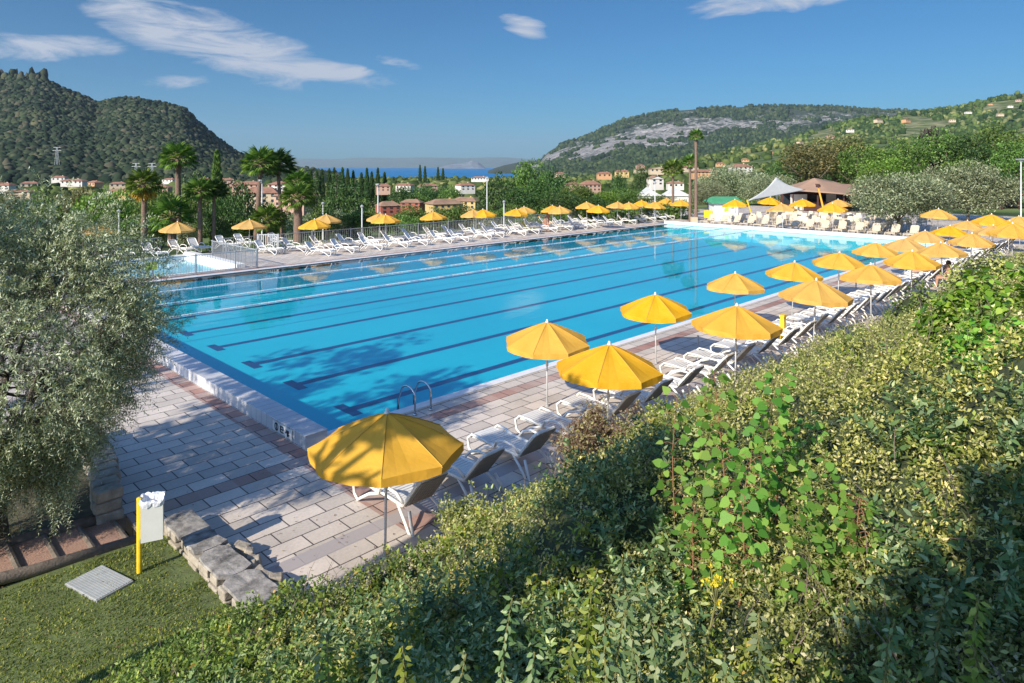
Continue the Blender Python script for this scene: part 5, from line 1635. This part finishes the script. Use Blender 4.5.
# specks of houses far up the slopes and along the shore
random.seed(5)
far = [(906, 118, 900), (878, 118, 1000), (846, 152, 420), (870, 154, 400), (990, 102, 1300), (1010, 104, 1200), (968, 110, 1250), (952, 118, 900), (1000, 112, 950), (897, 152, 380), (800, 140, 900), (830, 134, 1000), (812, 148, 700),
       (770, 150, 800), (790, 160, 600), (745, 158, 700), (720, 162, 650), (690, 164, 700), (640, 168, 600), (560, 172, 700), (640, 164, 900), (850, 128, 1000), (1018, 98, 1350),
       (380, 180, 900), (396, 179, 950), (410, 180, 800), (448, 178, 900), (492, 178, 950), (505, 177, 900), (60, 176, 520), (95, 181, 400), (30, 182, 420), (140, 180, 460), (170, 178, 500), (205, 178, 480)]
for i, (px, y, d) in enumerate(far):
    w = random.uniform(9, 14)
    wp = w / d * F_PX; hp = wp * random.uniform(.34, .44)
    house(px, y + hp * .4 + 2, wp, hp, d, random.choice((0, 0, 1, 2, 2, 5)), f'tiny far-off house, {ordw(sorted(far).index((px, y, d)))} from the left among those on slopes and shore', rot=random.uniform(-.5, .5), depth=.7, nwin=3, floors=1)
    

# power pylons at the foot of the left hill
for px, lab in ((57, 'thin pale pylon on the wooded hill, the leftmost one'), (136, 'thin pale pylon at the foot of the hill, left of a pair'), (152, 'thin pale pylon at the foot of the hill, right of a pair')):
    d = 430; x, y = on(px, d); zb = zat(176 if px > 100 else 160, d) - 3
    r_ = empty('pylon', (x, y, zb), HEADING - R(90)); tag(r_, lab, 'pylon', 'pylons below the wooded hill')
    m = MB()
    hp = 11
    for sx in (-1, 1):
        for sy in (-1, 1): m.tube([(sx * .9, sy * .9, 0), (sx * .25, sy * .25, hp)], .12, 4)
    m.build('tower', M['white_metal'], r_)
    m = MB(); [m.box((0, 0, z), (w, .18, .18)) for z, w in ((hp, 4.5), (hp * .82, 5.5))]; m.build('crossarm', M['white_metal'], r_)

#@@FOREGROUND
# ------------------------------------------------------------------ the slope in front: mounds of low shrubs
def cover_h(X, Y):
    hi = .85 * (1 - smooth(3.3, 4.1, X)); edge = 1 - smooth(5.0 + hi, 7.1 + hi, Y)
    wob = (fbm(Y * .9, X * 0 + 3, 2) - .5) * 1.2
    lf = np.maximum(smooth(3.0, 4.6, X + wob), smooth(1.5, 3.6, X + wob) * smooth(4.8, 6.4, Y))
    base = (.14 + .78 * fbm(X * .55, Y * .55, 41) + .34 * vnoise(X * 1.7, Y * 1.7, 43) + .16 * vnoise(X * 4.3, Y * 4.3, 45))
    far = (1 - .3 * smooth(8, 20, X)) * (1 - .3 * smooth(4.2, 6.2, Y) * (1 - smooth(8, 12, X)))
    near = np.hypot(X, Y); nf_ = .45 + .55 * smooth(1.2, 3.8, near)
    low = .28 + .72 * lf
    return edge * base * far * nf_ * low


def cover_mask(X, Y):
    # the lawn in the lower left stays open
    lim = 3.35 - 1.5 * np.clip(8.05 - Y, 0, 1.3) - .3 * np.clip(6.7 - Y, 0, 3) + (fbm(X * 1.3, Y * 1.3, 44) - .5) * .8
    return (X > lim) & (Y < 7.45 + .75 * (1 - smooth(3.3, 4.1, X)))


def cover_z(X, Y): return zbank(X, Y) + cover_h(X, Y)


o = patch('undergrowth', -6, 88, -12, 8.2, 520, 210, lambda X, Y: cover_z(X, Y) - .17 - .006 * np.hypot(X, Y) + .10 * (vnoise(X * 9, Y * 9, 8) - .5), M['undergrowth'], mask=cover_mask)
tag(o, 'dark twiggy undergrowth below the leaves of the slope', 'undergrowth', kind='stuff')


def scatter(n, az0, az1, d0, d1, seed):
    """points on the slope, as dense per angle near as far"""
    r = np.random.default_rng(seed)
    a = r.uniform(az0, az1, n); d = np.exp(r.uniform(math.log(d0), math.log(d1), n))
    X = d * np.cos(a); Y = d * np.sin(a); ok = cover_mask(X, Y) & (X < 87)
    return X[ok], Y[ok], d[ok]


IVY = [on(992, 5.6), on(992, 4.6)]


def cover_layer(name, n, mat, L0, grow, nleaf, sel, seed, lift=0.0, slen=.12, label='', W=.5, upright=1.0, T=KITE):
    global rng
    X, Y, d = scatter(int(n * 1.62), HEADING - R(84), HEADING + R(56), 1.0, 60, seed)
    k = sel(X, Y, d) & ((fbm(X * 3.1, Y * 3.1, 97) > .285) | (d > 7)) & (np.hypot(X - IVY[0][0], Y - IVY[0][1]) > .52) & (np.hypot(X - IVY[1][0], Y - IVY[1][1]) > .36); X, Y, d = X[k], Y[k], d[k]
    rng = np.random.default_rng(seed + 1)
    e = .05
    z = cover_z(X, Y); nx = -(cover_z(X + e, Y) - z) / e; ny = -(cover_z(X, Y + e) - z) / e
    N = unit(np.stack([nx, ny, np.ones_like(nx)], 1))
    gsc = 1 + grow * d
    P = np.stack([X, Y, z], 1) - N * (.10 * gsc)[:, None] * rng.uniform(.1, 1.9, len(X))[:, None] + np.array((0, 0, lift))
    D = N * .8 + rng.normal(size=(len(X), 3)) * .55 + np.array((0, 0, upright * .5))
    V, lp, kk = sprigs(P, D, slen * gsc * rng.uniform(.7, 1.4, len(X)), nleaf, L0 * gsc, W, T=T)
    o = np_mesh(name, V, lp, kk, mat)
    tag(o, label, 'ground cover', kind='stuff')
    return o


def zone(X, Y, f, seed): return fbm(X * f, Y * f, seed)
PXC = lambda X, Y: 512 + F_PX * (X * SH - Y * CH) / (X * CH + Y * SH)
RW = lambda X, Y, d: smooth(560, 780, PXC(X, Y)) * smooth(2.6, 4.2, d)
pale = lambda X, Y, d: (zone(X, Y, .5, 61) + .30 * RW(X, Y, d) > .52) | (X > 9)
cover_layer('pale_ground_cover', 80000, M['cover_pale'], .027, .07, 10, pale, 101, label='pale cream-green small-leaved shrubs covering the slope on the right')
green = lambda X, Y, d: (zone(X, Y, .5, 61) + .30 * RW(X, Y, d) < .56) | (zone(X, Y, 1.3, 66) > .66)
cover_layer('green_ground_cover', 52000, M['cover_green'], .036, .06, 10, green, 103, label='mid green leafy shrubs covering the slope')
blue = lambda X, Y, d: (zone(X, Y, .8, 67) > .5) & (d < 6) & ((PXC(X, Y) < 690) | (PXC(X, Y) > 870))
cover_layer('silvery_ground_cover', 9000, M['cover_blue'], .058, .04, 18, blue, 105, slen=.30, upright=1.8, label='blue-green shoots scattered through the nearest shrubs', T=LANCE, W=.36, lift=.02)
brt = lambda X, Y, d: ((zone(X, Y, .9, 71) > .54) & (d < 7)) | ((PXC(X, Y) > 690) & (PXC(X, Y) < 880) & (d < 3.6) & (zone(X, Y, 1.5, 72) > .4))
cover_layer('bright_ground_cover', 14000, M['cover_bright'], .052, .05, 8, brt, 107, slen=.13, label='yellow-green leaves in the sunlit middle of the slope', lift=.02)

# lawn grass
rng = np.random.default_rng(111)
n = 90000
X = rng.uniform(-3, 3.6, n); Y = rng.uniform(3.5, 10.7, n)
keep = (fbm(X * 2.2, Y * 2.2, 88) + .35 * smooth(0, .45, 3.42 - X) > .52) | (rng.uniform(size=n) < .12)
X, Y = X[keep], Y[keep]; n = len(X); z = zbank(X, Y)
tuft = fbm(X * 3.5, Y * 3.5, 89)
V, lp, kk = leaf_geo(np.stack([X, Y, z + .005], 1), rng.normal(size=(n, 3)) * .55 + np.array((0, 0, .8)), rng.uniform(.02, .05, n) + .05 * np.clip(tuft - .4, 0, 1), .011, KITE)
tag(np_mesh('lawn_grass', V, lp, kk, M['grass']), 'short sunlit grass of the lawn in the lower left', 'grass', kind='stuff')
n = 16000
X = rng.uniform(-3, 3.5, n); Y = rng.uniform(3.5, 10.7, n); keep = fbm(X * 1.8, Y * 1.8, 93) > .5; X, Y = X[keep], Y[keep]; n = len(X)
V, lp, kk = leaf_geo(np.stack([X, Y, zbank(X, Y) + rng.uniform(.015, .04, n)], 1), rng.normal(size=(n, 3)) * np.array((1, 1, .25)), rng.uniform(.012, .03, n), rng.uniform(.01, .024, n), KITE)
tag(np_mesh('lawn_weeds', V, lp, kk, M['cover_bright']), 'clover and small weeds scattered through the lawn', 'weeds', kind='stuff')
n = 500
X = rng.uniform(-1, 6.4, n); Y = rng.uniform(7.6, 12, n); g0 = X < 3.3; Z = np.where(g0, zbank(X, Y) + .04, .012); ok_ = g0 | (X > 4.15); X, Y, Z = X[ok_], Y[ok_], Z[ok_]; n = len(X)
V, lp, kk = leaf_geo(np.stack([X, Y, Z], 1), rng.normal(size=(n, 3)) * np.array((1, 1, .08)), rng.uniform(.015, .05, n), rng.uniform(.008, .02, n), LANCE, up=np.tile(np.array((0, 0, 1.0)), (n, 1)))
tag(np_mesh('fallen_leaves', V, lp, kk, M['pink_leaf']), 'dry fallen leaves lying on the lawn and the near paving', 'fallen leaves', kind='stuff')
# bare and dead twigs poking out of the slope
X, Y, d = scatter(6000, HEADING - R(44), HEADING + R(42), 1.5, 25, 191)
kz = fbm(X * .9, Y * .9, 95) > .5; X, Y, d = X[kz], Y[kz], d[kz]; n = len(X)
P = np.stack([X, Y, cover_z(X, Y) - .05], 1)
V, lp, kk = leaf_geo(P, rng.normal(size=(n, 3)) * .8 + np.array((0, 0, .9)), rng.uniform(.1, .32, n) * (1 + .04 * d), .004 * (1 + .12 * d), KITE)
tag(np_mesh('dead_twigs', V, lp, kk, M['bark']), 'thin dead twigs poking out of the shrubs on the slope', 'twigs', kind='stuff')

# ivy mound on the right
rng = np.random.default_rng(121)
def ivy_mound(px, ytop, d, wpx, name, label, n=2600, L=.085, mat='ivy', T=HEART, hmin=.9, cat='shrub'):
    x, y = on(px, d); zt = zat(ytop, d); zb = float(zbank(x, y)); h = max(zt - zb, hmin); w = wpx / F_PX * d
    root = empty(name, (x, y, zb)); tag(root, label, cat)
    th = rng.uniform(0, 2 * math.pi, n); el = np.arcsin(rng.uniform(-.1, 1, n))
    lump = 1 + .16 * np.sin(3 * th + el * 4) + .12 * np.sin(7 * th + 2 + el * 6)
    dirv = np.stack([np.cos(th) * np.cos(el), np.sin(th) * np.cos(el), np.sin(el)], 1)
    r = lump * rng.uniform(.82, 1.03, n)
    P = dirv * r[:, None] * np.array((w / 2, w / 2, h))
    A = dirv * .4 + np.array((0, 0, -.55)) + rng.normal(size=(n, 3)) * .45
    up = unit(dirv + np.array((0, 0, .5)) + rng.normal(size=(n, 3)) * .3)
    Ls = L * rng.uniform(.6, 1.25, n)
    V, lp, kk = leaf_geo(P, A, Ls, Ls * .95, T, up=up)
    np_mesh('leaves', V, lp, kk, M[mat], root)
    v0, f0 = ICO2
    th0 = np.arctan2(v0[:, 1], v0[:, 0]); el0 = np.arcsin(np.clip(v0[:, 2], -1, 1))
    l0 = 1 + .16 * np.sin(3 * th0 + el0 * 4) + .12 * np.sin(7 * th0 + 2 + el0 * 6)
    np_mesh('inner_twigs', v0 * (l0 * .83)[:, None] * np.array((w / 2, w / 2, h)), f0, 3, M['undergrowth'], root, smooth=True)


ivy_mound(992, 296, 5.6, 136, 'ivy_bush', 'large bright green ivy bush on the slope at the right border', n=12000, L=.058, hmin=1.0)
ivy_mound(992, 345, 4.6, 130, 'ivy_bush', 'lower lobe of bright ivy in front of the large ivy bush', n=5200, L=.052, hmin=.8)
ivy_mound(1000, 258, 16, 90, 'shrub', 'brown-green shrub on the slope beside the last visible loungers', n=6000, L=.07, mat='cover_pale', T=KITE)
ivy_mound(925, 288, 13, 66, 'shrub', 'small green shrub at the edge of the slope beside the parasol poles', n=3200, L=.06, mat='cover_green', T=KITE, hmin=.5)

# pinkish shrub in front of the second parasol
def open_shrub(px, ytop, ybase, d, wpx, label, mat, n, L, seed, stem='stem_red', name='shrub', W=.55, T=KITE):
    global rng
    rng = np.random.default_rng(seed); x, y = on(px, d); zb = float(zbank(x, y)); zt = zat(ytop, d); h = zt - zb; w = wpx / F_PX * d
    root = empty(name, (x, y, zb)); tag(root, label, 'shrub')
    m = MB(); P, D = [], []
    for k in range(22):
        a = rng.uniform(0, 6.28); q = rng.uniform(.2, 1) * w / 2
        tip = np.array((math.cos(a) * q, math.sin(a) * q, h * rng.uniform(.55, 1)))
        mid = tip * np.array((.35, .35, .5)); m.tube([(0, 0, -.1), tuple(mid), tuple(tip)], [.012, .008, .003], 5)
        for t in np.linspace(.3, 1, 12):
            p = (1 - t) * mid + t * tip if t > .5 else mid * t * 2
            for _ in range(2): P.append(p + rng.normal(size=3) * .04); D.append(rng.normal(size=3) + np.array((0, 0, .5)))
    m.build('stems', M[stem], root)
    P = np.array(P); D = np.array(D); k = max(1, n // (len(P) * 9)); P = np.repeat(P, k, 0) + rng.normal(size=(len(P) * k, 3)) * .06; D = np.repeat(D, k, 0) + rng.normal(size=(len(P), 3)) * .5
    V, lp, kk = sprigs(P, D, .14, 9, L, W, T=T)
    np_mesh('leaves', V, lp, kk, M[mat], root)


open_shrub(604, 422, 500, 8.0, 100, 'pinkish small-leaved shrub in front of the second parasol pole', 'pink_leaf', 20000, .045, 131)
open_shrub(474, 512, 545, 7.6, 70, 'pale green shrub spilling onto the paving beside the nearest parasol', 'cover_pale', 18000, .045, 132)
open_shrub(655, 415, 500, 7.6, 66, 'yellowish small-leaved shrub right of the pinkish one', 'cover_pale', 14000, .04, 133)


def sapling(px, ytop, d, label, seed, L=.085, nl=34, lean=.1, mat='sapling', stem='stem_red', T=HEART, W=.9, name='sapling', extra=.25, spread=.12):
    q = np.random.default_rng(seed); x, y = on(px, d); zs = float(zbank(x, y)); zt = zat(ytop, d); h = max(zt - zs, .35)
    root = empty(name, (x, y, zs)); tag(root, label, 'plant', None)
    a = q.uniform(0, 6.28); bx_, by_ = math.cos(a) * lean * h, math.sin(a) * lean * h
    ts = np.linspace(0, 1, 8)
    pts = [(bx_ * t * t + .01 * math.sin(t * 9 + seed), by_ * t * t + .01 * math.cos(t * 8), h * t) for t in ts]
    m = MB(); m.tube(pts, [.0055 * (1 - .6 * t) for t in ts], 6); 
    P, A, Ls = [], [], []
    for k in range(nl):
        t = .22 + .78 * (k / nl) ** .9; p = np.array([np.interp(t, ts, [w_[c] for w_ in pts]) for c in range(3)])
        an = k * 2.399 + q.uniform(-.3, .3); el = q.uniform(-.2, .6)
        d3 = np.array((math.cos(an) * math.cos(el), math.sin(an) * math.cos(el), math.sin(el)))
        tip = p + d3 * q.uniform(.5, 1.2) * spread * (1.15 - t * .6)
        m.tube([tuple(p), tuple((p + tip) / 2 + np.array((0, 0, .01))), tuple(tip)], .0015, 3)
        P.append(tip); A.append(d3 + np.array((0, 0, -.5)) + q.normal(size=3) * .3); Ls.append(L * q.uniform(.6, 1.15) * (1.1 - .35 * t))
    m.build('stem', M[stem], root)
    P, A, Ls = np.array(P), np.array(A), np.array(Ls)
    up = unit(np.tile(np.array((-CH * .9, -SH * .9, .9)), (len(P), 1)) + q.normal(size=(len(P), 3)) * .45)
    V, lp, kk = leaf_geo(P, A, Ls, Ls * W, T, up=up)
    np_mesh('leaves', V, lp, kk, M[mat], root)


for i, (px, yt, d, nl, lab) in enumerate((
 (672, 392, 4.6, 22, 'thin sapling with dark round leaves, leftmost of the saplings'), (700, 430, 4.3, 30, 'leafy sapling right of the dark-leaved one'),
 (728, 372, 4.2, 46, 'tall sapling with bright heart-shaped leaves and a red stem'), (752, 366, 4.0, 50, 'tallest sapling of the group, with big light green leaves'),
 (775, 395, 4.1, 40, 'sapling leaning right beside the tallest one'), (800, 420, 4.4, 34, 'sapling with smaller leaves at the right of the group'),
 (740, 455, 3.7, 34, 'low sapling in front of the tallest one'), (835, 470, 3.6, 44, 'yellow-green sapling standing in full sun'),
 (856, 500, 3.4, 40, 'short yellow-green sapling near the edge of the shade'), (815, 505, 3.3, 40, 'short leafy sapling in front of the sunny one'), (690, 500, 3.9, 26, 'small sapling low on the left of the group'))):
    sapling(px, yt, d, lab, 200 + i, nl=int(nl * 1.9), L=.074 if i < 7 else .062, stem='stem' if i % 2 else 'stem_red', lean=.12 * (1 if i % 2 else .5))
sp = [(586, 570, 2.7), (640, 572, 2.8), (608, 600, 2.5), (662, 610, 2.5), (420, 640, 2.3), (452, 650, 2.2), (500, 628, 2.4), (530, 648, 2.2), (560, 640, 2.3), (700, 640, 2.2), (735, 655, 2.1), (770, 640, 2.2), (345, 640, 2.5), (380, 652, 2.3), (300, 652, 2.6), (930, 600, 2.4), (975, 620, 2.2), (880, 640, 2.1), (1005, 590, 2.6), (620, 648, 2.1)]
side = {586: 'spire of stacked pale leaves, left of the two tall ones at the bottom', 640: 'spire of stacked pale leaves, right of the two tall ones at the bottom'}
for i, (px, yt, d) in enumerate(sp):
    lab = side.get(px, f'upright leafy stem, {ordw(sorted(s_[0] for s_ in sp).index(px))} from the left along the lower edge')
    sapling(px, yt - 14, d, lab, 300 + i, L=.05, nl=96, lean=.1, mat='herb' if i % 4 else 'cover_bright', stem='stem', T=LANCE, W=.42, name='wild_plant', spread=.012)
# stalk with small yellow flower heads
x, y = on(703, 2.9); zb = float(zbank(x, y)); r_ = empty('flowering_stalk', (x, y, zb)); tag(r_, 'thin stalk with small orange-yellow flower heads among the dark leaves', 'plant')
m = MB(); h = zat(575, 2.9) - zb; tipz = []
m.tube([(0, 0, 0), (.02, 0, h * .5), (.05, -.03, h * .8)], [.006, .005, .004], 6)
rng = np.random.default_rng(141); P = []
for k in range(9):
    t = np.array((.05, -.03, h * .8)) + np.array((rng.uniform(-.07, .07), rng.uniform(-.07, .07), rng.uniform(.05, h * .22)))
    m.tube([(.05, -.03, h * .8), tuple(t)], .0025, 4); P += [t + rng.normal(size=3) * .006 for _ in range(14)]
m.build('stem', M['stem'], r_)
V, lp, kk = leaf_geo(np.array(P), rng.normal(size=(len(P), 3)) + np.array((0, 0, .8)), .016, .009); np_mesh('flowers', V, lp, kk, M['ivory_leaf'], r_)

# ------------------------------------------------------------------ big olive tree on the left
def near_olive(x, y, z0, h, w, label, seed, n_tw=2100, name='olive_tree'):
    global rng
    rng = np.random.default_rng(seed)
    root = empty(name, (x, y, z0)); tag(root, label, 'tree')
    m = MB(); tips = tree_skeleton(m, h * .9, w * .46, n1=8, n2=5, r0=.11, fork=.26, lean=-.15, seed=seed); m.build('trunk', M['olive_bark'], root, smooth=True)
    # twigs grow outwards through a lumpy volume
    n = n_tw; d = unit(rng.normal(size=(n, 3))); th = np.arctan2(d[:, 1], d[:, 0])
    lump = .84 + .16 * np.sin(3 * th + seed) * np.cos(4 * d[:, 2]) + .10 * np.sin(8 * th + 5 * d[:, 2])
    r = lump * rng.uniform(.25, 1, n) ** .38
    C0 = np.array((0, 0, h * .515)); S = np.array((w / 2, w / 2, h * .495))
    P = C0 + d * r[:, None] * S
    pin = .55 + .50 * smooth(1.0, 3.0, P[:, 2]); P[:, 0] *= pin; P[:, 1] *= pin
    holes = fbm(P[:, 0] * 1.5 + P[:, 2] * .9, P[:, 1] * 1.5 - P[:, 2] * .7, 77) > .405
    P, d = P[holes], d[holes]
    D = d * .7 + rng.normal(size=P.shape) * .5 + np.array((0, 0, .1))
    low = P[:, 2] < h * .45; D[low] += np.array((0, 0, -.6))
    tw = MB()
    V, lp, kk = sprigs(P, D, rng.uniform(.22, .42, len(P)), 22, .066, .24, spread=.75, T=KITE)
    np_mesh('crown', V, lp, kk, M['leaf_olive_near'], root)
    Du = unit(D); k0 = np.arange(len(P))
    # twig wood as slim three-sided slivers
    e = unit(np.cross(Du, np.array((0.3, .2, 1.0)))) * .004
    Pa = P - Du * .25; Pb = P + Du * .34
    V = np.stack([Pa - e, Pa + e, Pb], 1).reshape(-1, 3); V2 = np.stack([Pa + np.array((0, 0, .004)), Pa - e, Pb], 1).reshape(-1, 3)
    np_mesh('twigs', np.concatenate([V, V2]), np.arange(len(V) * 2), 3, M['olive_bark'], root)


x, y = on(2, 9.7)
near_olive(x, y, 0, 5.2, 5.05, 'large silvery olive tree filling the left side', 151, 12500)


# trees standing left of and behind the photographer; their shade falls across the terrace
def shade_tree(x, y, h, w, label, seed, kind='mid'):
    o = take(kind, seed); z = float(zbank(x, y)) if y < 10.8 else 0
    o.location = (x, y, z); o.scale = (w / 8, w / 8, h / 8); o.rotation_euler = (0, 0, seed * 1.3); tag(o, label, 'tree', 'trees outside the left edge')


for i_, (x, y, h, w, fr_, npf, mt_) in enumerate(((-5.5, 13.2, 11.0, 6.0, .52, 30, 'leaf_mid'), (-6.5, 18.0, 12.5, 5.5, .45, 20, 'leaf_dark'),
                                          (-4.2, 6.75, 9.6, 2.6, .62, 12, 'leaf_mid'), (-2.6, -.95, 4.3, 2.6, .35, 34, 'leaf_dark'), (-2.7, 2.3, 5.0, 2.0, .4, 18, 'leaf_mid'))):  # last two: unseen trees added to shade the front slope
    o = make_tree('tree', h, w, M[mt_], n_puff=npf, per=70, leaf=.26, trunk_frac=fr_, seed=400 + i_)
    o.location = (x, y, float(zbank(x, y)) * (1 if h < 6 else .6) if y < 10.8 else 0)
    tag(o, f'unseen shade tree outside the view, {ordw(i_)} along the terrace', 'tree', 'trees outside the left edge')

# ------------------------------------------------------------------ people and towels
def person(x, y, z, rz, pose, label, skin='skin', cloth='swim_red'):
    """one continuous body grown from a jointed skeleton"""
    root = empty('person', (x, y, z), rz); tag(root, label, 'person', 'people beside the pool')
    if pose == 'sit':       # sitting on the side of a lounger, seat at .38
        J = [((0, 0, .42), .13), ((0, .02, .62), .12), ((0, .03, .85), .13), ((0, .02, .97), .05), ((0, 0, 1.10), .085), ((0, 0, 1.18), .07),
             ((-.1, 0, .43), .095), ((-.12, -.42, .45), .065), ((-.12, -.45, .06), .04), ((-.12, -.58, .03), .035),
             ((.1, 0, .43), .095), ((.12, -.42, .45), .065), ((.12, -.45, .06), .04), ((.12, -.58, .03), .035),
             ((-.19, .02, .88), .05), ((-.24, -.04, .62), .04), ((-.18, -.26, .52), .03), ((-.15, -.34, .5), .03),
             ((.19, .02, .88), .05), ((.24, -.04, .62), .04), ((.18, -.26, .52), .03), ((.15, -.34, .5), .03)]
    elif pose == 'stand':
        J = [((0, 0, .92), .13), ((0, 0, 1.12), .115), ((0, 0, 1.36), .13), ((0, 0, 1.48), .05), ((0, -.01, 1.60), .085), ((0, -.01, 1.69), .07),
             ((-.09, 0, .9), .09), ((-.1, -.02, .48), .06), ((-.1, .02, .07), .04), ((-.1, -.13, .03), .035),
             ((.09, 0, .9), .09), ((.1, .02, .48), .06), ((.1, .04, .07), .04), ((.1, -.11, .03), .035),
             ((-.19, 0, 1.4), .05), ((-.24, .02, 1.12), .04), ((-.24, -.06, .88), .03), ((-.24, -.08, .8), .03),
             ((.19, 0, 1.4), .05), ((.24, .02, 1.12), .04), ((.24, -.06, .88), .03), ((.24, -.08, .8), .03)]
    else:                   # lying back on a lounger: head towards +y
        J = [((0, .30, .50), .13), ((0, .45, .60), .12), ((0, .66, .76), .13), ((0, .75, .85), .05), ((0, .84, .93), .085), ((0, .90, .98), .07),
             ((-.1, .27, .48), .095), ((-.12, -.15, .52), .065), ((-.12, -.55, .42), .045), ((-.12, -.62, .50), .035),
             ((.1, .27, .48), .095), ((.12, -.15, .52), .065), ((.12, -.55, .42), .045), ((.12, -.62, .50), .035),
             ((-.19, .66, .78), .05), ((-.27, .42, .62), .04), ((-.27, .2, .56), .03), ((-.27, .12, .55), .03),
             ((.19, .66, .78), .05), ((.27, .42, .62), .04), ((.27, .2, .56), .03), ((.27, .12, .55), .03)]
    E = [(0, 1), (1, 2), (2, 3), (3, 4), (4, 5), (0, 6), (6, 7), (7, 8), (8, 9), (0, 10), (10, 11), (11, 12), (12, 13), (2, 14), (14, 15), (15, 16), (16, 17), (2, 18), (18, 19), (19, 20), (20, 21)]
    me_ = bpy.data.meshes.new('body'); me_.from_pydata([j[0] for j in J], E, [])
    o = bpy.data.objects.new('body', me_); C.objects.link(o); o.parent = root; me_.materials.append(M[skin])
    sk = o.modifiers.new('skin', 'SKIN'); me_.update()
    if not me_.skin_vertices: bpy.context.view_layer.update()
    lay = me_.skin_vertices[0].data if me_.skin_vertices else None
    if lay:
        for v, j in zip(lay, J): v.radius = (j[1], j[1])
        lay[0].use_root = True
    sb = o.modifiers.new('sub', 'SUBSURF'); sb.levels = 1; sb.render_levels = 1
    hd = np.array(J[4][0]); m = MB()
    m.lathe([(.02, .13), (.07, .115), (.1, .06), (.1, 0), (.085, -.05)][::-1], tuple(hd + np.array((0, .02, .0))), 12); m.build('hair', M['hair'], root, smooth=True)
    a_, b2 = np.array(J[0][0]), np.array(J[1][0]); m = MB()
    m.tube([tuple(a_ - (b2 - a_) * .3), tuple(a_), tuple(a_ + (b2 - a_) * .45)], [.16, .165, .14], 12); m.build('swimwear', M[cloth], root, smooth=True)


def towel(x, y, rz, mat, label, mode='seat'):
    m = MB(); n = 12; V = []
    back = R(50)
    for i in range(n + 1):
        t = i / n * 1.5 - (0.55 if mode == 'seat' else -.1)
        yy, zz = (t, .36) if t < .33 else (.33 + (t - .33) * math.cos(back), .37 + (t - .33) * math.sin(back))
        for s in (-1, -.5, 0, .5, 1): V.append((s * .30, yy, zz + .008 * math.sin(i * 1.7 + s * 3) + (.0 if abs(s) < 1 else -.05)))
    m.add(V, [(i * 5 + k, i * 5 + k + 1, i * 5 + k + 6, i * 5 + k + 5) for i in range(n) for k in range(4)])
    o = m.build('towel', M[mat], loc=(x, y, .01), smooth=True); o.rotation_euler = (0, 0, rz)
    so = o.modifiers.new('solid', 'SOLIDIFY'); so.thickness = .015; so.offset = 1
    tag(o, label, 'towel')


pu = nearu[26]
towel(nearu[22], 8.78, math.pi, 'blue_cloth', 'pale blue towel spread over a lounger near the right border')
towel(nearu[25], 8.78, math.pi, 'pink_cloth', 'pink and white towel over a lounger near the right border')
person(nearu[23] - .0, 7.7, 0, R(200), 'sit', 'person sitting low at the head of the loungers near the right border', cloth='swim_blue')
person(nearu[24], 8.78, 0, math.pi, 'lie', 'sunbather lying on a lounger near the right border', cloth='swim_red')
X, Y = at(536, 233); towel(X, Y + .6, R(30), 'yellow_cloth', 'yellow towel hanging over a lounger on the far side')
X, Y = at(549, 231); person(X, Y + .4, 0, R(-20), 'sit', 'person sitting on a lounger beside the yellow towel on the far side')
X, Y = at(562, 229); person(X, Y + 1.6, 0, R(10), 'stand', 'person in pink standing behind the far loungers', cloth='pink_cloth')
X, Y = at(552, 226); towel(X, Y + .6, R(30), 'orange_cloth', 'orange towel hung over the back of a far lounger')
X, Y = on(929, 70); person(X, Y, 0, R(60), 'stand', 'person standing in the shade under the right olive trees', cloth='swim_blue')

# ------------------------------------------------------------------ the air
hz = MB(); hz.box((0, 0, 385), (32000, 32000, 860))
mm = bpy.data.materials.new('haze'); mm.use_nodes = True; nt = mm.node_tree; nt.nodes.remove(nt.nodes['Principled BSDF'])
pv = nt.nodes.new('ShaderNodeVolumePrincipled'); pv.inputs['Density'].default_value = 4.5e-5; pv.inputs['Color'].default_value = (.62, .76, .95, 1); pv.inputs['Anisotropy'].default_value = .2
nt.links.new(pv.outputs[0], nt.nodes['Material Output'].inputs['Volume'])
tag(hz.build('haze', mm), kind='stuff')
for o in list(bpy.data.objects):
    if 'used' in o.keys(): del o['used']
